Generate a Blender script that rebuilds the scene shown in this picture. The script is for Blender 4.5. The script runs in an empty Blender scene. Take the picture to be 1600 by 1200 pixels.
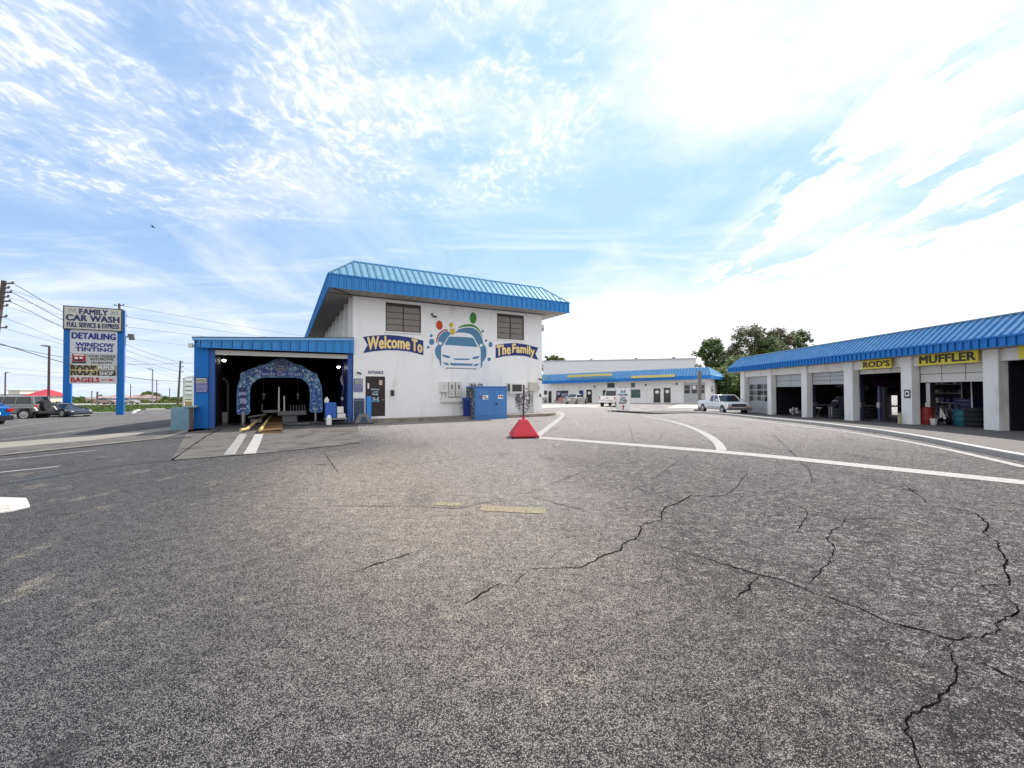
import bpy, math, random
from mathutils import Vector, Matrix
R = math.radians
random.seed(7)
scn = bpy.context.scene
COL = scn.collection
# ------------------------------------------------------------------ camera
EYE = 1.6
FPX, PITCH, ROLL = 641.25, 0.0147, -0.0036
Fv = Vector((0, math.cos(PITCH), math.sin(PITCH)))
_U = Vector((0, -math.sin(PITCH), math.cos(PITCH)))
_X = Vector((1, 0, 0))
Xv = _X*math.cos(ROLL) + _U*math.sin(ROLL)
Uv = -_X*math.sin(ROLL) + _U*math.cos(ROLL)
cam = bpy.data.cameras.new('camera')
cam.sensor_width = 36; cam.lens = FPX/1600*36
cam.clip_start = .05; cam.clip_end = 6000
co = bpy.data.objects.new('camera', cam); COL.objects.link(co)
m = Matrix((Xv, Uv, -Fv)).transposed().to_4x4(); m.translation = (0, 0, EYE)
co.matrix_world = m
scn.camera = co
# ------------------------------------------------------------------ light
SUN_DIR = Vector((0.766*math.cos(R(47)), 0.643*math.cos(R(47)), math.sin(R(47))))
sun = bpy.data.lights.new('sun', 'SUN'); sun.energy = 3.8; sun.angle = R(0.7); sun.color = (1, .95, .88)
so = bpy.data.objects.new('sun', sun); COL.objects.link(so)
so.rotation_euler = SUN_DIR.to_track_quat('Z', 'Y').to_euler()
scn.view_settings.view_transform = 'Standard'
scn.view_settings.look = 'None'
scn.view_settings.gamma = 1
scn.view_settings.exposure = 0.64

class NT:
    """tiny helper to write node maths"""
    def __init__(s, tree): s.t = tree; s.n = tree.nodes; s.l = tree.links
    def node(s, typ, **kw):
        n = s.n.new(typ)
        for k, v in kw.items(): setattr(n, k, v)
        return n
    def put(s, sock, v):
        if hasattr(v, 'is_output'): s.l.new(v, sock)
        else:
            try: sock.default_value = v
            except Exception:
                sock.default_value = tuple(v)+(1,) if len(v) == 3 else v
    def m(s, op, a, b=0.0, c=None, clamp=False):
        n = s.node('ShaderNodeMath', operation=op, use_clamp=clamp)
        s.put(n.inputs[0], a); s.put(n.inputs[1], b)
        if c is not None: s.put(n.inputs[2], c)
        return n.outputs[0]
    def step(s, v, lo, hi):
        n = s.node('ShaderNodeMapRange', interpolation_type='SMOOTHSTEP')
        s.put(n.inputs[0], v); s.put(n.inputs[1], lo); s.put(n.inputs[2], hi); return n.outputs[0]
    def mix(s, f, a, b, mode='MIX'):
        n = s.node('ShaderNodeMix', data_type='RGBA', blend_type=mode)
        s.put(n.inputs[0], f); s.put(n.inputs[6], a); s.put(n.inputs[7], b); return n.outputs[2]
    def noise(s, vec, scale, detail=3, rough=.55, out=0, dist=0.0):
        n = s.node('ShaderNodeTexNoise'); s.l.new(vec, n.inputs['Vector'])
        n.inputs['Scale'].default_value = scale; n.inputs['Detail'].default_value = detail
        n.inputs['Roughness'].default_value = rough; n.inputs['Distortion'].default_value = dist
        return n.outputs[out]
    def xyz(s, x, y, z=0.0):
        n = s.node('ShaderNodeCombineXYZ'); s.put(n.inputs[0], x); s.put(n.inputs[1], y); s.put(n.inputs[2], z); return n.outputs[0]
    def sep(s, v):
        n = s.node('ShaderNodeSeparateXYZ'); s.l.new(v, n.inputs[0]); return n.outputs
    def mapv(s, v, scale=(1, 1, 1), rot=(0, 0, 0), loc=(0, 0, 0)):
        n = s.node('ShaderNodeMapping'); s.l.new(v, n.inputs[0])
        n.inputs['Scale'].default_value = scale; n.inputs['Rotation'].default_value = rot; n.inputs['Location'].default_value = loc
        return n.outputs[0]

w = bpy.data.worlds.new("World"); scn.world = w; w.use_nodes = True
w.node_tree.nodes.clear()
N = NT(w.node_tree)
tc = N.node('ShaderNodeTexCoord').outputs['Generated']
sky = N.node('ShaderNodeTexSky', sky_type='NISHITA'); sky.sun_disc = False
sky.sun_elevation = R(47); sky.sun_rotation = R(50); sky.air_density = 1.0; sky.dust_density = .6; sky.ozone_density = 1.5
sx, sy, sz = N.sep(tc)
zc = N.m('ADD', N.m('MAXIMUM', sz, 0.0), .08)
px_ = N.m('DIVIDE', sx, zc); py_ = N.m('DIVIDE', sy, zc)
P = N.xyz(px_, py_)
def blob(cx, cy, r0, r1):
    dx = N.m('SUBTRACT', px_, cx); dy = N.m('SUBTRACT', py_, cy)
    d = N.m('SQRT', N.m('ADD', N.m('MULTIPLY', dx, dx), N.m('MULTIPLY', dy, dy)))
    return N.step(d, r1, r0)
# clear blue, softened by thin veil
base = N.mix(1.0, sky.outputs[0], (1.0, 1.22, 1.42, 1), 'MULTIPLY')
base = N.mix(.82, base, (3.2, 4.8, 7.5, 1))
def dot(v):
    v = Vector(v).normalized()
    return N.m('ADD', N.m('ADD', N.m('MULTIPLY', sx, v.x), N.m('MULTIPLY', sy, v.y)), N.m('MULTIPLY', sz, v.z))
nz = N.m('SUBTRACT', N.noise(P, .9, 6, .6), .5)
az = N.m('DIVIDE', sx, N.m('MAXIMUM', sy, .05))
base = N.mix(N.m('MULTIPLY', N.step(dot((.42, .8, .45)), .55, .98), .75), base, (4.3, 6.5, 8.5, 1))
wisp = N.noise(N.mapv(P, (1.0, .6, 1), (0, 0, R(-35))), .9, 7, .6, dist=.9)
veil = N.m('MULTIPLY', N.step(wisp, .42, .80), .62)
wisp2 = N.noise(N.mapv(P, (.5, 1.9, 1), (0, 0, R(25))), 1.6, 8, .62, dist=.5)
veil2 = N.m('MULTIPLY', N.step(wisp2, .48, .74), .42)
glow = N.m('MULTIPLY', N.step(N.m('ADD', dot((.68, .95, .97)), N.m('MULTIPLY', nz, .34)), .925, 1.03), .88)
el = N.m('ADD', sz, N.m('MULTIPLY', nz, .22))
hw = N.m('MULTIPLY', N.step(el, .31, .15), N.step(N.m('ADD', az, N.m('MULTIPLY', nz, .8)), -.25, .25))
haz = N.m('MULTIPLY', N.step(sz, .30, .0), .40)
white = N.m('MAXIMUM', N.m('MAXIMUM', glow, hw), haz)
# small-celled altocumulus, upper left to top centre
wp = N.mapv(P, (1, .66, 1), (0, 0, R(-30)))
wv = N.node('ShaderNodeVectorMath', operation='ADD'); N.l.new(wp, wv.inputs[0])
wn = N.node('ShaderNodeVectorMath', operation='SCALE'); N.l.new(N.noise(P, 4.0, 3, .5, out=1), wn.inputs[0]); wn.inputs[3].default_value = .16
N.l.new(wn.outputs[0], wv.inputs[1])
cell = N.noise(wv.outputs[0], 30.0, 4, .6)
patch = N.m('MAXIMUM', blob(-.22, 1.2, .30, .95), blob(-1.30, 1.30, .30, .95))
patch = N.m('MULTIPLY', patch, N.step(N.noise(P, 2.1, 5, .65), .36, .60))
cum = N.m('MULTIPLY', N.step(N.m('ADD', cell, N.m('MULTIPLY', patch, .14)), .50, .80), N.m('MULTIPLY', patch, .85))
soft = N.m('MULTIPLY', patch, .30)
# crisp banks at the right
bp = N.mapv(P, (1.25, .50, 1), (0, 0, R(-35)))
bank = N.noise(bp, 3.4, 10, .64, dist=.3)
bm = N.step(N.m('ADD', px_, N.m('MULTIPLY', py_, -.18)), .60, 1.05)
bank = N.m('MULTIPLY', N.step(N.m('ADD', bank, N.m('MULTIPLY', N.step(px_, 1.4, 2.6), .06)), .475, .545), bm)
# unseen clouds added behind the viewer to brighten the shaded facade
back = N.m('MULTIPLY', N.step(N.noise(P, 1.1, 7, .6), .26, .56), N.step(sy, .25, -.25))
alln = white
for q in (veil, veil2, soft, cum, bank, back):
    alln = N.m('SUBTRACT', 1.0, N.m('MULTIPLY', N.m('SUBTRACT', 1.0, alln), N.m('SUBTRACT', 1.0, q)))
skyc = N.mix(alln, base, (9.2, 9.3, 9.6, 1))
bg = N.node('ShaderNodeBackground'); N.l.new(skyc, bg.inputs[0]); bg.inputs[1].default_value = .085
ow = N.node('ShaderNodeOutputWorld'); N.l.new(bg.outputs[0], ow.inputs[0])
# ------------------------------------------------------------------ pixel -> place helpers (real depths)
def ray(x, y): return Fv + Xv*((x-800)/FPX) - Uv*((y-600)/FPX)
def interp(v, tab):
    if v <= tab[0][0]: return tab[0][1]
    for (a, za), (b, zb) in zip(tab, tab[1:]):
        if v <= b:
            k = (v-a)/(b-a); return za+(zb-za)*k
    return tab[-1][1]
TM = [(28, 0), (40, -.16), (57, -.38), (72, -.72), (120, -1.4), (3000, -30)]
TR = [(15, 0), (19, -.08), (23, -.19), (28, -.30), (36, -.42), (57, -.42), (72, -.72), (120, -1.4), (3000, -30)]
TL = [(18, 0), (24, -.2), (30, -.45), (35, -.6), (42, -.65), (70, -.85), (110, -1.7), (200, -4), (3000, -36)]
def sm(x): x = max(0, min(1, x)); return x*x*(3-2*x)
def gz(x, y):
    r = sm((x-6)/6); l = sm((-x-8-0.15*max(y, 0))/8)
    zm = interp(y, TM)
    return zm*(1-r)*(1-l) + interp(y, TR)*r + interp(y, TL)*l
def gp(px, py, dz=0):
    d = ray(px, py); z = 0
    for _ in range(40):
        t = (z+dz-EYE)/d.z; X, Y = d.x*t, d.y*t; z = gz(X, Y)*.5+z*.5
    return Vector((X, Y, gz(X, Y)+dz))
def atz(px, py, Y):
    d = ray(px, py); t = Y/d.y; return Vector((d.x*t, Y, EYE+d.z*t))
class Frame:
    def __init__(s, loc, rz): s.loc = Vector(loc); s.rz = rz; c, q = math.cos(rz), math.sin(rz); s.x = Vector((c, q, 0)); s.y = Vector((-q, c, 0))
    def on(s, px, py, off=0):      # plane local y = off -> (x, z)
        d = ray(px, py); E = Vector((0, 0, EYE)); Pp = s.loc+s.y*off
        t = (Pp-E).dot(s.y)/d.dot(s.y); Q = E+d*t-s.loc
        return Q.dot(s.x), Q.z
    def onx(s, px, py, off=0):     # plane local x = off -> (y, z)
        d = ray(px, py); E = Vector((0, 0, EYE)); Pp = s.loc+s.x*off
        t = (Pp-E).dot(s.x)/d.dot(s.x); Q = E+d*t-s.loc
        return Q.dot(s.y), Q.z
    def w(s, x, y, z=0): return s.loc+s.x*x+s.y*y+Vector((0, 0, z))
CW = Frame((-7.9555, 20.5812, 0), .5057)
GA = Frame((17.5328, 13.5142, 0), -.076)
ST = Frame((7.2, 72, 0), math.atan2(-15, 19.7))
# ------------------------------------------------------------------ materials
MATS = {}
def mat(name, col, rough=.6, metal=0.0, var=.0, vscale=2.0, bump=0.0, bscale=20.0, spec=.5, stain=None, emit=0, tint=None, streak=False):
    if name in MATS: return MATS[name]
    m = bpy.data.materials.new(name); m.use_nodes = True; t = m.node_tree; N = NT(t)
    b = t.nodes['Principled BSDF']; c = tuple(col)+(1,)
    b.inputs['Roughness'].default_value = rough; b.inputs['Metallic'].default_value = metal
    b.inputs['Specular IOR Level'].default_value = spec
    o = N.node('ShaderNodeTexCoord').outputs['Object']
    cc = None
    if var:
        n = N.noise(o, vscale, 6, .65)
        k = N.m('ADD', N.m('MULTIPLY', N.m('SUBTRACT', n, .5), var*2.4), 1.0)
        v = N.node('ShaderNodeVectorMath', operation='SCALE'); v.inputs[0].default_value = col; N.l.new(k, v.inputs[3])
        cc = v.outputs[0]
        rr = N.m('ADD', N.m('MULTIPLY', N.m('SUBTRACT', n, .5), .35), rough, clamp=True); N.l.new(rr, b.inputs['Roughness'])
    if stain:
        sv = N.mapv(o, (1, 1, .18)) if streak else o
        n2 = N.noise(sv, stain[1], 7, .68, dist=.3)
        cc = N.mix(N.m('MULTIPLY', N.step(n2, stain[2], stain[2]+.2), stain[3]), cc if cc is not None else c, tuple(stain[0])+(1,))
    if cc is not None: N.l.new(cc, b.inputs['Base Color'])
    else: b.inputs['Base Color'].default_value = c
    if bump:
        bn = N.node('ShaderNodeBump'); bn.inputs['Strength'].default_value = bump; bn.inputs['Distance'].default_value = .02
        N.l.new(N.noise(o, bscale, 4), bn.inputs['Height']); N.l.new(bn.outputs[0], b.inputs['Normal'])
    if emit:
        b.inputs['Emission Color'].default_value = c; b.inputs['Emission Strength'].default_value = emit
    MATS[name] = m; return m
def block_mat(name, col, stain, amt=.35, bw=.4, bh=.2):
    m = mat(name, col, .85, var=.05, vscale=1.3, stain=(stain, 1.6, .52, amt), spec=.2, streak=True)
    N = NT(m.node_tree); b = m.node_tree.nodes['Principled BSDF']
    o = N.node('ShaderNodeTexCoord').outputs['Object']; q = N.sep(o)
    v = N.xyz(N.m('ADD', q[0], q[1]), q[2])
    br = N.node('ShaderNodeTexBrick'); N.l.new(v, br.inputs['Vector']); br.inputs['Scale'].default_value = 1
    br.inputs['Brick Width'].default_value = bw; br.inputs['Row Height'].default_value = bh; br.inputs['Mortar Size'].default_value = .008
    h = N.m('ADD', N.m('MULTIPLY', br.outputs['Fac'], -.6), N.m('MULTIPLY', N.noise(o, 60, 3), .25))
    bn = N.node('ShaderNodeBump'); bn.inputs['Strength'].default_value = .55; bn.inputs['Distance'].default_value = .012
    N.l.new(h, bn.inputs['Height']); N.l.new(bn.outputs[0], b.inputs['Normal'])
    return m
WALL = block_mat('painted_block', (.87, .865, .85), (.50, .46, .41), .38)
WALL2 = block_mat('painted_stucco', (.80, .785, .76), (.36, .31, .26), .5)
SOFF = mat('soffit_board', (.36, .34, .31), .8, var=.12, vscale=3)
BLUE = mat('blue_metal', (.035, .24, .58), .5, .05, spec=.35, var=.14, vscale=1.6, stain=((.16, .34, .55), 3.0, .55, .45), streak=True)
ROOFB = mat('blue_roof_metal', (.13, .33, .58), .42, .25, var=.16, vscale=2.2, stain=((.30, .50, .62), 2.4, .50, .6))
ROOFL = mat('faded_blue_roof_metal', (.17, .345, .47), .45, .2, spec=.35, var=.16, vscale=2.5, stain=((.10, .30, .45), 3.0, .52, .6))
BLUED = mat('blue_paint', (.004, .145, .48), .55, spec=.3, var=.14, vscale=2.0, stain=((.05, .10, .16), 1.8, .52, .55), streak=True)
BLUEG = mat('grimy_blue_paint', (.04, .07, .13), .65, var=.3, vscale=6, stain=((.16, .18, .20), 5, .5, .6), streak=True)
TRIMB = mat('pale_blue_flashing', (.16, .38, .66), .4, .3, var=.1)
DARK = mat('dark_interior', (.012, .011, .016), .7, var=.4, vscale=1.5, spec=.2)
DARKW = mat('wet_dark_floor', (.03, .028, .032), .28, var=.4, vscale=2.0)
BLACK = mat('black_paint', (.015, .015, .017), .45)
RUB = mat('rubber', (.02, .02, .022), .8)
BROWN = mat('bronze_frame', (.035, .022, .018), .45)
PANE = mat('shaded_pane', (.19, .165, .14), .3, var=.15, vscale=1.5, spec=.6)
GLASS = mat('dark_glass', (.012, .016, .02), .08, spec=.8)
GLASST = mat('teal_glass', (.01, .06, .06), .12, var=.7, vscale=1.5, spec=.5)
WHITE = mat('white_paint', (.78, .78, .77), .5, var=.06, vscale=4)
WHITEG = mat('grubby_white_paint', (.70, .69, .66), .6, var=.12, vscale=4, stain=((.35, .31, .27), 5, .55, .5))
GREY = mat('grey_metal', (.30, .30, .31), .45, .5, var=.15, vscale=8)
STEEL = mat('worn_steel', (.45, .44, .43), .38, .8, var=.25, vscale=12)
ZINC = mat('door_panel_grey', (.42, .43, .44), .5, .1, var=.12, vscale=3, stain=((.25, .24, .23), 4, .55, .4))
CREAM = mat('cream_panel', (.62, .60, .55), .5, var=.1, vscale=2)
BEIGE = mat('beige_box', (.55, .52, .44), .55, var=.1, vscale=5)
RED = mat('red_paint', (.50, .012, .03), .45, var=.15, vscale=5)
DKRED = mat('dark_red_post', (.07, .025, .03), .6, var=.3, vscale=10)
YEL = mat('yellow_panel', (.72, .62, .03), .5, var=.08, vscale=3)
YELP = mat('worn_yellow_rail', (.62, .42, .16), .5, var=.25, vscale=9)
NAVY = mat('navy_lettering', (.012, .02, .10), .5)
NAVYB = mat('navy_banner', (.006, .02, .17), .5, var=.2, vscale=3)
LETY = mat('cream_yellow_lettering', (.86, .66, .26), .6)
LETW = mat('white_lettering', (.80, .80, .78), .5)
LETR = mat('red_lettering', (.42, .01, .02), .5)
LETK = mat('black_lettering', (.02, .018, .02), .5)
MB1 = mat('steel_blue_mural_paint', (.085, .22, .36), .75, var=.12, vscale=3)
MW = mat('white_mural_paint', (.80, .81, .83), .75)
MG = mat('green_mural_paint', (.05, .24, .03), .75)
MR = mat('orange_red_mural_paint', (.55, .06, .01), .75)
MR2 = mat('dark_red_mural_paint', (.38, .02, .015), .75)
MY = mat('yellow_mural_paint', (.62, .45, .03), .75)
CABB = mat('blue_cabinet_paint', (.055, .19, .46), .5, var=.1, vscale=2, stain=((.03, .06, .14), 6, .62, .7))
BINB = mat('dark_blue_plastic', (.01, .04, .22), .45, var=.2)
CONC = mat('kerb_concrete', (.36, .34, .31), .9, var=.18, vscale=3, bump=.3, bscale=60, stain=((.16, .15, .14), 4, .55, .6))
KERBT = mat('painted_kerb', (.48, .465, .44), .8, var=.15, vscale=5, stain=((.3, .29, .27), 8, .55, .7))
WOOD = mat('weathered_wood', (.20, .17, .15), .85, var=.3, vscale=8, bump=.4)
POLEM = mat('pole_wood', (.10, .075, .065), .85, var=.25, vscale=6)
WIRE = mat('wire', (.05, .05, .055), .6)
CARW = mat('white_car_paint', (.74, .74, .74), .25, spec=.6)
CARS = mat('silver_car_paint', (.42, .41, .38), .28, .5)
CARG = mat('grey_car_paint', (.24, .25, .26), .35, .3)
CARD = mat('dark_car_paint', (.035, .037, .048), .2, .3)
CARB = mat('blue_car_paint', (.01, .13, .42), .22, .3)
CHROME = mat('chrome', (.6, .6, .6), .15, 1)
TAILR = mat('tail_lamp', (.45, .01, .01), .2)
AMBER = mat('amber_lamp', (.6, .2, .04), .25)
LAMPG = mat('headlamp_glass', (.5, .52, .55), .1, spec=.9)
BARK = mat('bark', (.09, .065, .045), .9, var=.3, vscale=6)
# ------------------------------------------------------------------ mesh builder
class MB:
    def __init__(s): s.v = []; s.f = []; s.mi = []
    def face(s, pts, mi=0):
        b = len(s.v); s.v += [tuple(p) for p in pts]; s.f.append(tuple(range(b, b+len(pts)))); s.mi.append(mi); return s
    def box(s, x0, x1, y0, y1, z0, z1, mi=0):
        b = len(s.v)
        s.v += [(x0, y0, z0), (x1, y0, z0), (x1, y1, z0), (x0, y1, z0), (x0, y0, z1), (x1, y0, z1), (x1, y1, z1), (x0, y1, z1)]
        for q in ((0, 3, 2, 1), (4, 5, 6, 7), (0, 1, 5, 4), (1, 2, 6, 5), (2, 3, 7, 6), (3, 0, 4, 7)):
            s.f.append(tuple(b+i for i in q)); s.mi.append(mi)
        return s
    def prism(s, poly, vec, mi=0):
        """closed polygon (3D pts) extruded by vec"""
        vec = Vector(vec); b = len(s.v); n = len(poly)
        s.v += [tuple(p) for p in poly]+[tuple(Vector(p)+vec) for p in poly]
        s.f.append(tuple(range(b, b+n))); s.f.append(tuple(range(b+2*n-1, b+n-1, -1))); s.mi += [mi, mi]
        for i in range(n):
            j = (i+1) % n; s.f.append((b+i, b+j, b+n+j, b+n+i)); s.mi.append(mi)
        return s
    def cyl(s, p0, p1, r0, r1=None, n=10, mi=0, cap=True):
        r1 = r0 if r1 is None else r1; p0, p1 = Vector(p0), Vector(p1); d = (p1-p0).normalized()
        a = d.orthogonal().normalized(); c = d.cross(a); b = len(s.v)
        for p, r in ((p0, r0), (p1, r1)):
            for i in range(n):
                t = 2*math.pi*i/n; s.v.append(tuple(p+a*(r*math.cos(t))+c*(r*math.sin(t))))
        for i in range(n):
            j = (i+1) % n; s.f.append((b+i, b+j, b+n+j, b+n+i)); s.mi.append(mi)
        if cap:
            s.f.append(tuple(range(b+n-1, b-1, -1))); s.f.append(tuple(range(b+n, b+2*n))); s.mi += [mi, mi]
        return s
    def tube(s, pts, r, n=6, mi=0):
        for a, b in zip(pts, pts[1:]): s.cyl(a, b, r, r, n, mi)
        return s
    def loft(s, rings, mi=0, cap=True, closed=True):
        b = len(s.v); n = len(rings[0])
        for rg in rings: s.v += [tuple(p) for p in rg]
        for k in range(len(rings)-1):
            for i in range(n if closed else n-1):
                j = (i+1) % n
                s.f.append((b+k*n+i, b+k*n+j, b+(k+1)*n+j, b+(k+1)*n+i)); s.mi.append(mi)
        if cap:
            s.f.append(tuple(range(b+n-1, b-1, -1))); s.f.append(tuple(range(b+(len(rings)-1)*n, b+len(rings)*n))); s.mi += [mi, mi]
        return s
    def lathe(s, prof, c=(0, 0, 0), n=16, mi=0):
        rings = [[(c[0]+r*math.cos(2*math.pi*i/n), c[1]+r*math.sin(2*math.pi*i/n), c[2]+z) for i in range(n)] for r, z in prof]
        return s.loft(rings, mi)
    def xf(s, fn): s.v = [tuple(fn(Vector(p))) for p in s.v]; return s
    def build(s, name, mats, parent=None, smooth=False, bevel=0, **tags):
        me = bpy.data.meshes.new(name); me.from_pydata(s.v, [], s.f)
        if not isinstance(mats, (list, tuple)): mats = [mats]
        for q in mats: me.materials.append(q)
        me.polygons.foreach_set('material_index', s.mi)
        if smooth: me.polygons.foreach_set('use_smooth', [True]*len(s.f))
        me.update()
        o = bpy.data.objects.new(name, me); COL.objects.link(o)
        if parent: o.parent = parent
        if bevel:
            bv = o.modifiers.new('bevel', 'BEVEL'); bv.width = bevel; bv.segments = 2; bv.limit_method = 'ANGLE'
        for k, v in tags.items(): o[k] = v
        return o
def thing(name, label, cat, loc=(0, 0, 0), rz=0, group=None):
    o = bpy.data.objects.new(name, None); COL.objects.link(o)
    o.location = loc; o.rotation_euler = (0, 0, rz); o['label'] = label; o['category'] = cat
    if group: o['group'] = group
    return o
def tag(o, label, cat, group=None):
    o['label'] = label; o['category'] = cat
    if group: o['group'] = group
    return o
def struct(o): o['kind'] = 'structure'; return o
def dup(root, loc, rz, label):
    def cp(o, par):
        c = o.copy(); COL.objects.link(c)
        if par: c.parent = par
        for ch in list(o.children): cp(ch, c)
        return c
    r = cp(root, None); r.location = loc; r.rotation_euler = (0, 0, rz); r['label'] = label; return r
def XZ(y=0): return lambda u, v, w: (u, y-w, v)            # facing local -y
def YZ(x=0): return lambda u, v, w: (x-w, -u, v)           # facing local -x (u runs towards -y)
def text(parent, string, u0, u1, v0, v1, place, m, bold=.0, depth=.006, warp=None, name='lettering', serif=False):
    cu = bpy.data.curves.new('t', 'FONT'); cu.body = string; cu.extrude = .01; cu.resolution_u = 3
    cu.space_character = 1.05
    o = bpy.data.objects.new('t', cu); COL.objects.link(o)
    dg = bpy.context.evaluated_depsgraph_get(); me0 = bpy.data.meshes.new_from_object(o.evaluated_get(dg))
    vs = [v.co.copy() for v in me0.vertices]; fs = [tuple(p.vertices) for p in me0.polygons]
    bpy.data.objects.remove(o); bpy.data.curves.remove(cu); bpy.data.meshes.remove(me0)
    xs = [v.x for v in vs]; ys = [v.y for v in vs]; x0, x1, y0, y1 = min(xs), max(xs), min(ys), max(ys)
    mb = MB()
    H_ = (v1-v0); bw = bold*1.1
    if warp and H_ > .5: H_ = .5*.8
    offs = [(0, 0)] if bold < .015 else [(0, 0), (-bw, 0), (bw, 0), (0, bw*.7), (0, -bw*.7), (-bw*.7, bw*.5), (bw*.7, -bw*.5), (-bw*.7, -bw*.5), (bw*.7, bw*.5)]
    if serif: offs = offs+[(0, -bw*1.2), (0, bw*1.2), (-bw*1.6, 0), (bw*1.6, 0)]
    for q, (ox, oy) in enumerate(offs):
        b_ = len(mb.v)
        for v in vs:
            u = u0+(v.x-x0)/(x1-x0)*(u1-u0); vv = v0+(v.y-y0)/(y1-y0)*(v1-v0)
            vv += oy*(v1-v0); u += ox*H_
            if warp: u, vv = warp(u, vv)
            mb.v.append(tuple(place(u, vv, depth+q*.0006 if v.z > 0 else 0.0)))
        mb.f += [tuple(b_+i for i in f) for f in fs]
    mb.mi = [0]*len(mb.f)
    return mb.build(name, m, parent)
def ellipse(cx, cz, rx, rz, n=20, rot=0):
    return [(cx+rx*math.cos(t)*math.cos(rot)-rz*math.sin(t)*math.sin(rot), cz+rz*math.sin(t)*math.cos(rot)+rx*math.cos(t)*math.sin(rot)) for t in [2*math.pi*i/n for i in range(n)]]
def flat(mb, pts, y, d=.004, mi=0): return mb.prism([(x, y, z) for x, z in pts], (0, -d, 0), mi)
def rect(x0, x1, z0, z1): return [(x0, z0), (x1, z0), (x1, z1), (x0, z1)]
def wall_holes(mb, x0, x1, z0, z1, y, depth, holes, mi=0, back=True, place=None):
    """front skin at y with rectangular holes and reveals going to y+depth"""
    pl = place or (lambda a, b, c: (a, b, c))
    xs = sorted({x0, x1, *[h[0] for h in holes], *[h[1] for h in holes]}); zs = sorted({z0, z1, *[h[2] for h in holes], *[h[3] for h in holes]})
    for a, b in zip(xs, xs[1:]):
        for c, d in zip(zs, zs[1:]):
            if any(h[0]-1e-6 <= a and b <= h[1]+1e-6 and h[2]-1e-6 <= c and d <= h[3]+1e-6 for h in holes): continue
            mb.face([pl(a, y, c), pl(b, y, c), pl(b, y, d), pl(a, y, d)], mi)
            if back: mb.face([pl(a, y+depth, c), pl(a, y+depth, d), pl(b, y+depth, d), pl(b, y+depth, c)], mi)
    for h in holes:
        a, b, c, d = h; y2 = y+depth
        mb.face([pl(a, y, c), pl(a, y2, c), pl(a, y2, d), pl(a, y, d)], mi); mb.face([pl(b, y, c), pl(b, y, d), pl(b, y2, d), pl(b, y2, c)], mi)
        mb.face([pl(a, y, d), pl(a, y2, d), pl(b, y2, d), pl(b, y, d)], mi); mb.face([pl(a, y, c), pl(b, y, c), pl(b, y2, c), pl(a, y2, c)], mi)
    return mb
def P2(x, y): return x/2+800, y/2+640          # zoomed-view readings to photo pixels
def P1(x, y): return x/2, y/2+700
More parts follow.
